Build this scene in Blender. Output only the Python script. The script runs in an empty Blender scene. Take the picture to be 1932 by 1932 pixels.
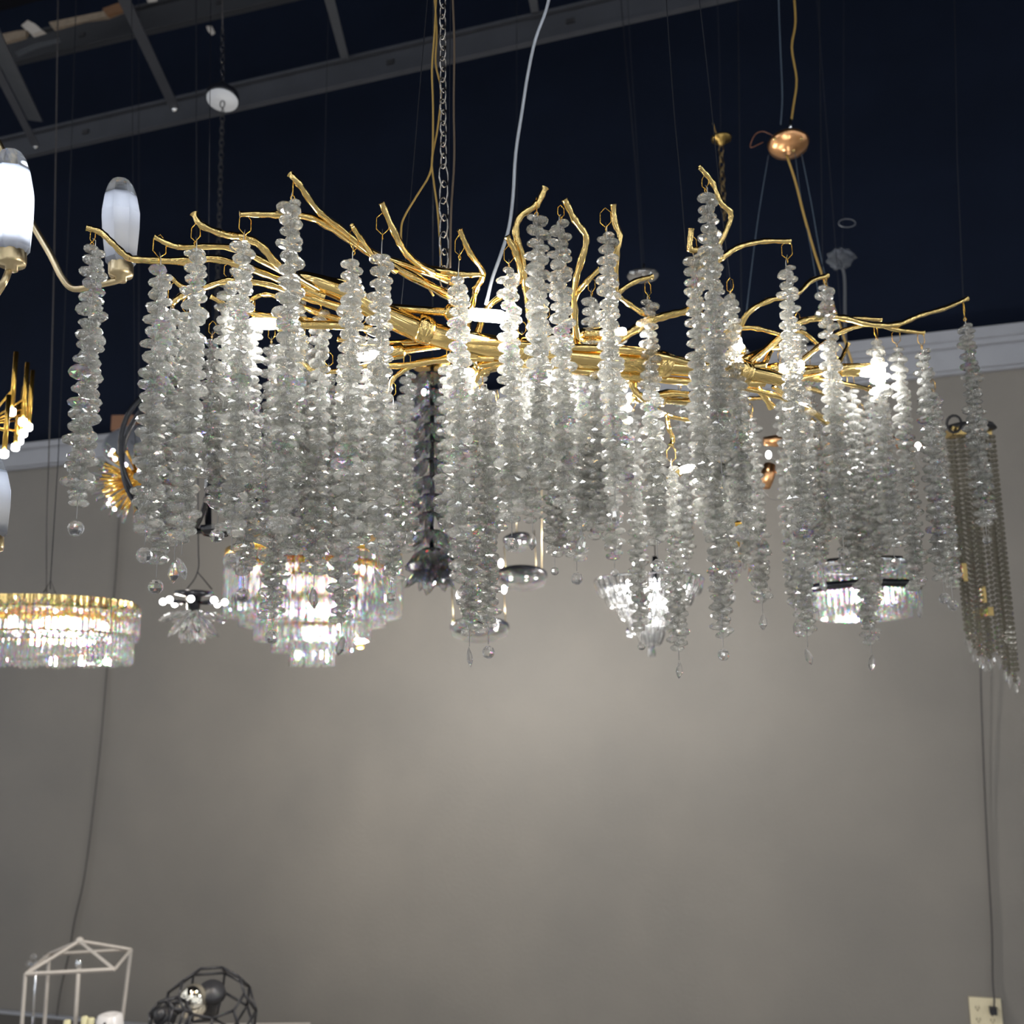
import bpy, math, random
from mathutils import Vector, Matrix, Quaternion
random.seed(7)
S = bpy.context.scene
COL = S.collection
PI = math.pi
# ------------------------------------------------------------------ camera
F = 1937.0
TH, PH = math.radians(10.8), math.radians(0.66)
EYE = Vector((0, 0, 1.75))
FW = Vector((0, math.cos(TH), math.sin(TH)))
R0 = Vector((1, 0, 0)); U0 = Vector((0, -math.sin(TH), math.cos(TH)))
RT = R0 * math.cos(PH) - U0 * math.sin(PH)
UP = U0 * math.cos(PH) + R0 * math.sin(PH)
cd = bpy.data.cameras.new('camera'); cam = bpy.data.objects.new('camera', cd); COL.objects.link(cam)
cd.sensor_width = 36; cd.lens = 36 * F / 1932; cd.clip_start = .05; cd.clip_end = 60
m = Matrix((RT, UP, -FW)).transposed().to_4x4(); m.translation = EYE
cam.matrix_world = m
cd.dof.use_dof = True; cd.dof.focus_distance = 1.6; cd.dof.aperture_fstop = 5.0
S.camera = cam
# ------------------------------------------------------------------ colour, sampling
S.view_settings.view_transform = 'Standard'; S.view_settings.look = 'None'
S.view_settings.exposure = 0.0; S.view_settings.gamma = 1; S.view_settings.use_curve_mapping = False
cy = S.cycles
cy.max_bounces = 10; cy.transmission_bounces = 9; cy.glossy_bounces = 5; cy.diffuse_bounces = 2
cy.transparent_max_bounces = 10
cy.caustics_reflective = False; cy.caustics_refractive = False
cy.sample_clamp_indirect = 12
cy.use_denoising = True
try:
    cy.denoiser = 'OPENIMAGEDENOISE'; cy.use_adaptive_sampling = True; cy.adaptive_threshold = 0.055
except Exception:
    pass
# ------------------------------------------------------------------ world: the rest of the showroom, many small lamps in a dim hall
w = bpy.data.worlds.new('world'); S.world = w; w.use_nodes = True
nt = w.node_tree; nt.nodes.clear()
def N(t, ty, **k):
    n = t.nodes.new(ty)
    for a, b in k.items(): setattr(n, a, b)
    return n
out = N(nt, 'ShaderNodeOutputWorld'); bg = N(nt, 'ShaderNodeBackground')
tc = N(nt, 'ShaderNodeTexCoord'); vo = N(nt, 'ShaderNodeTexVoronoi'); vo.inputs['Scale'].default_value = 13
lt = N(nt, 'ShaderNodeMath', operation='LESS_THAN'); lt.inputs[1].default_value = .2
mr = N(nt, 'ShaderNodeMath', operation='MULTIPLY_ADD'); mr.inputs[1].default_value = 18.0; mr.inputs[2].default_value = .30
nt.links.new(tc.outputs['Generated'], vo.inputs['Vector']); nt.links.new(vo.outputs['Distance'], lt.inputs[0])
nt.links.new(lt.outputs[0], mr.inputs[0]); nt.links.new(mr.outputs[0], bg.inputs['Strength'])
bg.inputs['Color'].default_value = (.93, .96, 1, 1)
nt.links.new(bg.outputs[0], out.inputs[0])

# ------------------------------------------------------------------ helpers: rays
def ray(x, y): return FW * F + RT * (x - 966) + UP * (966 - y)
def P(x, y, D):
    d = ray(x, y); return EYE + d * (D / d.y)
def atz(x, y, z):
    d = ray(x, y); return EYE + d * ((z - EYE.z) / d.z)
def proj(p):
    q = p - EYE; return 966 + F * q.dot(RT) / q.dot(FW), 966 - F * q.dot(UP) / q.dot(FW)
def zfor(X, Y, y):           # height over the plan point (X, Y) that shows at picture row y
    a, b = -3.0, 9.0
    for _ in range(40):
        c = (a + b) / 2
        if proj(Vector((X, Y, c)))[1] > y: a = c
        else: b = c
    return a
HW = 3.2                      # top of the grey wall
WA, WB = atz(0, 887, HW), atz(1932, 690, HW)
WT = (WB - WA).normalized()   # along the wall, to the right
WN = Vector((WT.y, -WT.x, 0))  # towards the room
def W(x, y, off=0.0):
    d = ray(x, y); o = WA + WN * off
    return EYE + d * ((o - EYE).dot(WN) / d.dot(WN))

# ------------------------------------------------------------------ helpers: meshes
class M:
    def __init__(s): s.v = []; s.f = []
    def add(s, v, f):
        b = len(s.v); s.v += [Vector(a) for a in v]; s.f += [tuple(i + b for i in q) for q in f]; return s
    def tube(s, pts, r, n=8, cap=True, closed=False):
        pts = [Vector(p) for p in pts]; k = len(pts)
        rr = r if isinstance(r, (list, tuple)) else [r] * k
        vs = []; fs = []
        t0 = (pts[1] - pts[0]).normalized()
        ax = Vector((0, 0, 1)) if abs(t0.z) < .9 else Vector((1, 0, 0))
        nn = (ax - t0 * ax.dot(t0)).normalized(); tp = t0
        for i in range(k):
            if closed: t = (pts[(i + 1) % k] - pts[i - 1]).normalized()
            elif i == 0: t = t0
            elif i == k - 1: t = (pts[-1] - pts[-2]).normalized()
            else: t = ((pts[i + 1] - pts[i]).normalized() + (pts[i] - pts[i - 1]).normalized())
            if t.length < 1e-6: t = tp
            t = t.normalized()
            nn = nn - t * nn.dot(t)
            nn = nn.normalized() if nn.length > 1e-6 else t.orthogonal().normalized()
            bb = t.cross(nn); tp = t
            for j in range(n):
                a = 2 * PI * j / n
                vs.append(pts[i] + (nn * math.cos(a) + bb * math.sin(a)) * rr[i])
        for i in range(k if closed else k - 1):
            for j in range(n):
                a = i * n + j; b = i * n + (j + 1) % n; i2 = (i + 1) % k
                fs.append((a, b, i2 * n + (j + 1) % n, i2 * n + j))
        if cap and not closed:
            fs.append(tuple(range(n))[::-1]); fs.append(tuple((k - 1) * n + j for j in range(n)))
        return s.add(vs, fs)
    def lathe(s, c, prof, n=24, ax=Vector((0, 0, 1)), closed=False):   # prof: (radius, height)
        c = Vector(c); ax = Vector(ax).normalized(); u = ax.orthogonal().normalized(); w_ = ax.cross(u)
        vs = []; fs = []
        for r, h in prof:
            for j in range(n):
                a = 2 * PI * j / n; vs.append(c + ax * h + (u * math.cos(a) + w_ * math.sin(a)) * max(r, 1e-5))
        k = len(prof)
        for i in range(k if closed else k - 1):
            for j in range(n):
                i2 = (i + 1) % k
                fs.append((i * n + j, i * n + (j + 1) % n, i2 * n + (j + 1) % n, i2 * n + j))
        return s.add(vs, fs)
    def ball(s, c, r, n=12, m_=8, sz=1.0):
        return s.lathe(c, [(r * math.sin(PI * i / m_), -r * sz * math.cos(PI * i / m_)) for i in range(m_ + 1)], n)
    def box(s, c, x, y, z, X=Vector((1, 0, 0)), Y=Vector((0, 1, 0)), Z=Vector((0, 0, 1))):
        c = Vector(c); v = []
        for a in (-.5, .5):
            for b in (-.5, .5):
                for d in (-.5, .5): v.append(c + X * (a * x) + Y * (b * y) + Z * (d * z))
        return s.add(v, [(0, 1, 3, 2), (4, 6, 7, 5), (0, 4, 5, 1), (2, 3, 7, 6), (0, 2, 6, 4), (1, 5, 7, 3)])
    def mesh(s, name, mat, smooth=False, o=Vector((0, 0, 0))):
        me = bpy.data.meshes.new(name); me.from_pydata([tuple(v - o) for v in s.v], [], s.f)
        if smooth: me.polygons.foreach_set('use_smooth', [True] * len(me.polygons))
        me.materials.append(mat); me.update(); return me
def smooth_path(pts, k=4):
    pts = [Vector(p) for p in pts]
    if len(pts) < 3: return pts
    q = [pts[0] * 2 - pts[1]] + pts + [pts[-1] * 2 - pts[-2]]; o = []
    for i in range(1, len(q) - 2):
        a, b, c, d = q[i - 1:i + 3]
        for j in range(k):
            t = j / k
            o.append(.5 * ((2 * b) + (c - a) * t + (2 * a - 5 * b + 4 * c - d) * t * t + (3 * b - a - 3 * c + d) * t ** 3))
    o.append(pts[-1]); return o
ORG = {}
def thing(name, label, cat, loc, group=None):
    o = bpy.data.objects.new(name, None); COL.objects.link(o); o.location = loc; o.empty_display_size = .05
    o['label'] = label; o['category'] = cat
    if group: o['group'] = group
    ORG[o.name] = Vector(loc); return o
def part(name, mm, mat, parent, smooth=True, label=None):
    og = ORG[parent.name]
    o = bpy.data.objects.new(name, mm.mesh(name, mat, smooth, og)); COL.objects.link(o); o.parent = parent
    ORG[o.name] = og
    if label: o['label'] = label
    return o
def inst(name, me, parent, loc, rot=None, sc=None):
    o = bpy.data.objects.new(name, me); COL.objects.link(o); o.parent = parent
    o.location = Vector(loc) - ORG[parent.name]; ORG[o.name] = ORG[parent.name]
    if rot is not None: o.rotation_mode = 'QUATERNION'; o.rotation_quaternion = rot
    if sc is not None: o.scale = sc
    return o
def solo(name, mm, mat, label, cat, smooth=True, group=None):
    c = sum(mm.v, Vector()) / len(mm.v)
    o = bpy.data.objects.new(name, mm.mesh(name, mat, smooth, c)); o.location = c; COL.objects.link(o)
    o['label'] = label; o['category'] = cat; ORG[o.name] = c
    if group: o['group'] = group
    return o
def struct(name, mm, mat, smooth=False):
    o = bpy.data.objects.new(name, mm.mesh(name, mat, smooth)); COL.objects.link(o); o['kind'] = 'structure'; ORG[o.name] = Vector(); return o
def lamp(parent, loc, power, r=.02, col=(1, .97, .92)):  # serves the fixtures' own bulbs and the added wall lamps
    l = bpy.data.lights.new('point_light', 'POINT'); l.energy = power; l.shadow_soft_size = r; l.color = col
    o = bpy.data.objects.new('point_light', l); COL.objects.link(o); o.parent = parent; o.location = Vector(loc) - ORG[parent.name]

def wall_fill(parent, loc, toward, power, matl, col=(1, .97, .92)):      # added lamp outside a fixture to brighten the wall, with invented arm and cup
    loc = Vector(loc); t_ = Vector((toward.x, toward.y, loc.z + .10))
    a_ = part('fill_arm', M().tube(smooth_path([t_, (t_ + loc) / 2 + Vector((0, 0, .05)), loc + Vector((0, 0, .05))]), .004, 6), matl, parent)
    part('fill_cup', M().lathe(loc + Vector((0, 0, .024)), [(0, .03), (.010, .03), (.013, .02), (.013, 0), (0, 0)], 12), matl, a_)
    lamp(a_, loc, power, .018, col)

# ------------------------------------------------------------------ materials
def mat(name):
    m_ = bpy.data.materials.new(name); m_.use_nodes = True; m_.node_tree.nodes.clear(); return m_, m_.node_tree
def pbr(name, col, rough=.5, metal=0.0, noise=0.0, scale=20, bump=0.0, spec=.5):
    m_, t = mat(name); o = N(t, 'ShaderNodeOutputMaterial'); b = N(t, 'ShaderNodeBsdfPrincipled')
    b.inputs['Roughness'].default_value = rough; b.inputs['Metallic'].default_value = metal
    b.inputs['Specular IOR Level'].default_value = spec
    b.inputs['Base Color'].default_value = (*col, 1)
    if noise or bump:
        c = N(t, 'ShaderNodeTexCoord'); n = N(t, 'ShaderNodeTexNoise'); n.inputs['Scale'].default_value = scale; n.inputs['Detail'].default_value = 5
        t.links.new(c.outputs['Object'], n.inputs['Vector'])
        if noise:
            r = N(t, 'ShaderNodeMapRange'); r.inputs['To Min'].default_value = 1 - noise; r.inputs['To Max'].default_value = 1 + noise
            mx = N(t, 'ShaderNodeVectorMath', operation='SCALE'); mx.inputs[0].default_value = col
            t.links.new(n.outputs['Fac'], r.inputs['Value']); t.links.new(r.outputs[0], mx.inputs['Scale']); t.links.new(mx.outputs[0], b.inputs['Base Color'])
        if bump:
            bp = N(t, 'ShaderNodeBump'); bp.inputs['Strength'].default_value = bump; bp.inputs['Distance'].default_value = .002
            t.links.new(n.outputs['Fac'], bp.inputs['Height']); t.links.new(bp.outputs[0], b.inputs['Normal'])
    t.links.new(b.outputs[0], o.inputs[0]); return m_
def emis(name, col, s):
    m_, t = mat(name); o = N(t, 'ShaderNodeOutputMaterial'); e = N(t, 'ShaderNodeEmission')
    e.inputs[0].default_value = (*col, 1); e.inputs[1].default_value = s; t.links.new(e.outputs[0], o.inputs[0]); return m_
def crystal(name, col=(1, 1, 1), white=.12, clear=.15, disp=True, ior=1.54, spread=.012, sheen=0):
    m_, t = mat(name); o = N(t, 'ShaderNodeOutputMaterial')
    def glass(c, i):
        g = N(t, 'ShaderNodeBsdfGlass'); g.inputs['Color'].default_value = (*c, 1); g.inputs['IOR'].default_value = i; g.inputs['Roughness'].default_value = 0; return g.outputs[0]
    if disp:
        a1 = N(t, 'ShaderNodeAddShader'); a2 = N(t, 'ShaderNodeAddShader')
        t.links.new(glass((col[0], 0, 0), ior - spread), a1.inputs[0]); t.links.new(glass((0, col[1], 0), ior), a1.inputs[1])
        t.links.new(a1.outputs[0], a2.inputs[0]); t.links.new(glass((0, 0, col[2]), ior + spread), a2.inputs[1])
        hm = N(t, 'ShaderNodeMixShader'); hm.inputs[0].default_value = .5; t.links.new(a2.outputs[0], hm.inputs[1]); t.links.new(glass(col, ior), hm.inputs[2]); s = hm.outputs[0]
    else: s = glass(col, ior)
    if white:
        d = N(t, 'ShaderNodeBsdfDiffuse'); d.inputs[0].default_value = (.86 * col[0], .87 * col[1], .85 * col[2], 1)
        tl = N(t, 'ShaderNodeBsdfTranslucent'); tl.inputs[0].default_value = (.86 * col[0], .87 * col[1], .85 * col[2], 1)
        dm = N(t, 'ShaderNodeMixShader'); t.links.new(d.outputs[0], dm.inputs[1]); t.links.new(tl.outputs[0], dm.inputs[2])
        x = N(t, 'ShaderNodeMixShader'); x.inputs[0].default_value = white
        t.links.new(s, x.inputs[1]); t.links.new(dm.outputs[0], x.inputs[2]); s = x.outputs[0]
    if sheen:
        gl = N(t, 'ShaderNodeBsdfGlossy'); gl.inputs['Roughness'].default_value = .16; gl.inputs[0].default_value = (1, 1, 1, 1)
        x = N(t, 'ShaderNodeMixShader'); x.inputs[0].default_value = sheen
        t.links.new(s, x.inputs[1]); t.links.new(gl.outputs[0], x.inputs[2]); s = x.outputs[0]
    if clear:
        tr = N(t, 'ShaderNodeBsdfTransparent'); tr.inputs[0].default_value = (*col, 1)
        x = N(t, 'ShaderNodeMixShader'); x.inputs[0].default_value = clear
        t.links.new(s, x.inputs[1]); t.links.new(tr.outputs[0], x.inputs[2]); s = x.outputs[0]
    t.links.new(s, o.inputs[0]); return m_

GOLD = pbr('polished_gold', (.90, .66, .27), .10, 1, .08, 30)
GOLD_D = pbr('deep_gold', (.78, .48, .10), .25, 1)
BRASS = pbr('satin_brass', (.62, .50, .30), .32, 1, .1, 40)
COPPER = pbr('rose_copper', (.78, .42, .20), .28, 1)
CHROME = pbr('bright_chrome', (.75, .77, .80), .12, 1)
DCHAIN = pbr('steel_chain', (.38, .36, .34), .22, 1)
BLACK = pbr('black_gloss', (.010, .011, .016), .22, 0)
BLACKM = pbr('black_matte', (.012, .012, .015), .55, 0)
WHITEP = pbr('white_paint', (.42, .39, .36), .5, 0, .1, 30)
WIRE = pbr('clear_grey_cable', (.42, .45, .50), .25, .3)
GCORD = pbr('gold_fabric_cord', (.42, .27, .07), .4, .3)
DCORD = pbr('dark_cord', (.05, .045, .045), .6)
SILVER = pbr('silver_wire', (.65, .66, .68), .3, 1)
FAINT = pbr('dull_grey_cable', (.018, .020, .026), .7, spec=.1)
BLUEC = pbr('blue_steel_cable', (.07, .10, .14), .5, .3)
CRY = crystal('strand_crystal', (1, 1, .985), .15, .18, False, 1.52, 0, .10)
CRY_D = crystal('strand_crystal_rainbow', (1, 1, 1), .12, .15, True, 1.52, .018)
CRY_B = crystal('pendant_crystal', (1, 1, 1), .08, .15, False, 1.5)
CRY_P = crystal('prism_crystal', (1, 1, 1), .06, .45, True, 1.5, .005)
CRY_S = crystal('smoke_crystal', (.84, .84, .85), .07, .32, True, 1.5, .016, .12)
CRY_C = crystal('champagne_crystal', (.70, .68, .62), .16, .2, False)
TIP = crystal('faceted_tip_glass', (.95, .97, 1), .20, .35, False)
GLASS = crystal('plain_clear_glass', (1, 1, 1), .02, .45, False)
FROST, _t = mat('frosted_glass')
_o = N(_t, 'ShaderNodeOutputMaterial'); _d = N(_t, 'ShaderNodeBsdfTranslucent'); _d.inputs[0].default_value = (.66, .68, .73, 1)
_f = N(_t, 'ShaderNodeBsdfDiffuse'); _f.inputs[0].default_value = (.54, .56, .61, 1); _g = N(_t, 'ShaderNodeBsdfGlossy'); _g.inputs['Roughness'].default_value = .15
_m = N(_t, 'ShaderNodeMixShader'); _m.inputs[0].default_value = .35; _t.links.new(_d.outputs[0], _m.inputs[1]); _t.links.new(_f.outputs[0], _m.inputs[2])
_m2 = N(_t, 'ShaderNodeMixShader'); _m2.inputs[0].default_value = .08; _t.links.new(_m.outputs[0], _m2.inputs[1]); _t.links.new(_g.outputs[0], _m2.inputs[2]); _t.links.new(_m2.outputs[0], _o.inputs[0])
BULB = emis('lit_bulb', (1, .95, .86), 55)
BULBW = emis('lit_white_led', (1, .98, .96), 12)
BULBS = emis('lit_shade_bulb', (.95, .97, 1), 30)

# wall plaster: mottled warm grey
GREY, t = mat('grey_plaster'); o = N(t, 'ShaderNodeOutputMaterial'); b = N(t, 'ShaderNodeBsdfPrincipled'); b.inputs['Roughness'].default_value = .6
c = N(t, 'ShaderNodeTexCoord'); n1 = N(t, 'ShaderNodeTexNoise'); n1.inputs['Scale'].default_value = 1.6; n1.inputs['Detail'].default_value = 6
n2 = N(t, 'ShaderNodeTexNoise'); n2.inputs['Scale'].default_value = 60; n2.inputs['Detail'].default_value = 3
cr = N(t, 'ShaderNodeValToRGB'); cr.color_ramp.elements[0].position = .3; cr.color_ramp.elements[0].color = (.152, .143, .130, 1)
cr.color_ramp.elements[1].position = .7; cr.color_ramp.elements[1].color = (.188, .174, .155, 1)
bp = N(t, 'ShaderNodeBump'); bp.inputs['Strength'].default_value = .25; bp.inputs['Distance'].default_value = .004
t.links.new(c.outputs['Object'], n1.inputs['Vector']); t.links.new(c.outputs['Object'], n2.inputs['Vector'])
t.links.new(n1.outputs['Fac'], cr.inputs[0]); t.links.new(cr.outputs[0], b.inputs['Base Color']); t.links.new(n2.outputs['Fac'], bp.inputs['Height'])
t.links.new(bp.outputs[0], b.inputs['Normal']); t.links.new(b.outputs[0], o.inputs[0])
NAVY = pbr('navy_black_paint', (.0050, .0082, .0185), .85, 0, .25, 3, spec=.08)
CEIL = pbr('black_ceiling', (.006, .006, .009), .8, 0, .3, 2, spec=.1)
TRIMW = pbr('white_trim', (.26, .27, .30), .45, 0, .1, 12)
FLOOR = pbr('pale_floor_tile', (.55, .53, .50), .35, 0, .1, 4)
BASEB = pbr('dark_baseboard', (.06, .055, .05), .5)
STEEL = pbr('dull_steel', (.17, .18, .20), .4, .7, .15, 15)
STEELD = pbr('dark_painted_steel', (.050, .054, .066), .5, .3, .2, 8)
FLUFF = pbr('torn_insulation', (.20, .16, .12), .9, 0, .4, 40, .6)
FLUFF2 = pbr('brown_board', (.13, .065, .03), .8, 0, .3, 25)

# ================================================================== SETTING
def wallbox(z0, z1, off0, off1, s0=-4.5, s1=9.0):      # s measured from WA along the wall
    a = WA.copy(); a.z = 0; m_ = M()
    c_ = a + WT * ((s0 + s1) / 2) + WN * ((off0 + off1) / 2) + Vector((0, 0, (z0 + z1) / 2))
    return m_.box(c_, s1 - s0, off1 - off0, z1 - z0, WT, WN)
struct('wall_back', wallbox(0, HW, -.15, 0), GREY)
struct('wall_upper', wallbox(HW, 6.4, -.15, -.0), NAVY)
tr1 = wallbox(HW, HW + .095, 0, .05)
tr1.add(*(lambda q: (q.v, q.f))(wallbox(HW + .095, HW + .13, 0, .075)))
tr1.add(*(lambda q: (q.v, q.f))(wallbox(HW - .014, HW, 0, .03)))
tr1.add(*(lambda q: (q.v, q.f))(wallbox(HW + .12, HW + .17, 0, .09, 4.35, 9)))
struct('trim_1', tr1, TRIMW)
bb = wallbox(.0, .165, 0, .02)
struct('baseboard_back', bb, BASEB)
struct('trim_2', wallbox(.165, .18, 0, .025), TRIMW)
struct('floor', M().box((1, 2, -.05), 16, 14, .1), FLOOR)
struct('ceiling', M().box((1, 3.6, 6.45), 16, 11, .1), CEIL)

# suspended steel channel high on the dark wall
def beam(name, label, pa, pb, zt, h, flange, matl, holes=True):
    A = atz(*pa, zt); B = atz(*pb, zt); d = (B - A).normalized(); nrm = Vector((d.y, -d.x, 0))
    A = A - d * 1.5; B = B + d * 2.5; L = (B - A).length; mid = (A + B) / 2
    root = thing(name, label, 'beam', mid)
    web = M().box(mid + Vector((0, 0, -h / 2)), L, .006, h, d, nrm)
    part('web', web, matl, root, False)
    part('flange', M().box(mid + Vector((0, 0, -h)) + nrm * flange / 2, L, flange, .008, d, nrm), matl, root, False)
    part('flange', M().box(mid + nrm * .01, L, .035, .012, d, nrm), matl, root, False)
    if holes:
        sl = M()
        k = 0.4
        while k < L: sl.box(A + d * k + nrm * .005 + Vector((0, 0, -h * .45)), .035, .006, .022, d, nrm); k += .82
        part('slot', sl, BLACKM, root, False)
    return A, B, d, nrm
beam('steel_channel', 'long grey steel channel running under the dark ceiling behind the canopies', (0, 268), (1250, -22), 4.6, .125, .03, STEELD)
beam('steel_channel', 'dim steel channel in the top left corner with torn insulation on it', (0, 82), (420, -20), 5.3, .16, .04, pbr('dim_steel', (.028, .030, .036), .6, .2))
def rod(lab, a, b, r, z=4.9, matl=STEEL, knob=True, Da=3.3, Db=4.3):
    A, B = P(*a, Da), P(*b, Db); d = (B - A).normalized(); A2 = A - d * .5
    s = Vector((0, 0, 1)).cross(d).normalized(); u = d.cross(s)
    root = thing('steel_brace', lab, 'steel brace', A)
    part('strut', M().box((A2 + B) / 2, (B - A2).length, r * 2, r * .35, d, s, u).box((A2 + B) / 2 + u * r * .5, (B - A2).length, r * .35, r, d, s, u), matl, root, False)
    if knob: part('bolt', M().ball(B, r * .75, 10, 6), CHROME, root)
rod('grey steel brace ending in a bright bolt above the crystal chandelier branches', (622, 0), (656, 130), .018)
rod('grey steel brace running down to the channel beside the white canopy', (230, -10), (330, 205), .022, matl=STEELD)
rod('wide pale steel strut at the far left edge of the ceiling', (-20, 50), (66, 226), .030, knob=False)
rod('thin steel brace with bolt below the wide pale strut', (-20, 105), (68, 276), .016, matl=STEELD)
rod('short steel brace at the top edge beside the clear cable', (1004, -10), (1013, 45), .016)
def scrap(lab, pts, D, matl, th=.03):
    v = [P(x, y, D) for x, y in pts]; n = len(v); m_ = M()
    bk = [q + Vector((random.uniform(-.01, .01), th, random.uniform(0, .02))) for q in v]
    m_.add(v + bk, [tuple(range(n)), tuple(range(n, 2 * n))[::-1]] + [(i, i + n, (i + 1) % n + n, (i + 1) % n) for i in range(n)])
    solo('insulation_scrap', m_, matl, lab, 'insulation', False)
scrap('long torn pinkish insulation strip lying on the upper channel', [(92, 42), (130, 34), (190, 22), (238, 2), (240, 18), (205, 30), (160, 40), (102, 53)], 4.6, FLUFF)
scrap('crumpled cream paper scrap on the upper channel', [(40, 48), (52, 38), (66, 45), (80, 58), (62, 64), (48, 56)], 4.5, WHITEP)
scrap('brown torn board left of the crumpled cream paper', [(-5, 66), (30, 58), (50, 56), (48, 68), (20, 76), (-5, 84)], 4.55, FLUFF)
scrap('brown board corner at the right end of the insulation strip', [(193, 16), (215, 8), (240, 0), (236, 20), (212, 24), (200, 28)], 4.5, FLUFF2)
scrap('pale blue torn film hanging below the left channel end', [(28, 98), (70, 80), (112, 73), (112, 80), (66, 92), (34, 108)], 4.7, STEEL, .01)
scrap('small pale torn paper above the black and white canopy', [(389, 50), (396, 54), (405, 64), (400, 67), (392, 58)], 4.4, WHITEP, .008)
scrap('small pale scrap at the top edge beside the insulation strip', [(276, 0), (300, -8), (296, 3), (280, 4)], 4.5, WHITEP, .01)

def strand_wire(pts, r, name, parent, matl, n=6):
    return part(name, M().tube(smooth_path(pts), r, n), matl, parent)

# ================================================================== MAIN BRANCH CHANDELIER
def AX(x): return 1 / (.69 - 1.28e-4 * (x - 170))
main = thing('branch_chandelier', 'large gold branch chandelier hung with long strands of clear crystal discs', 'chandelier', P(960, 640, AX(960)))
def bp3(pts): return [P(p[0], p[1], AX(p[0]) + p[2]) for p in pts]
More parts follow.
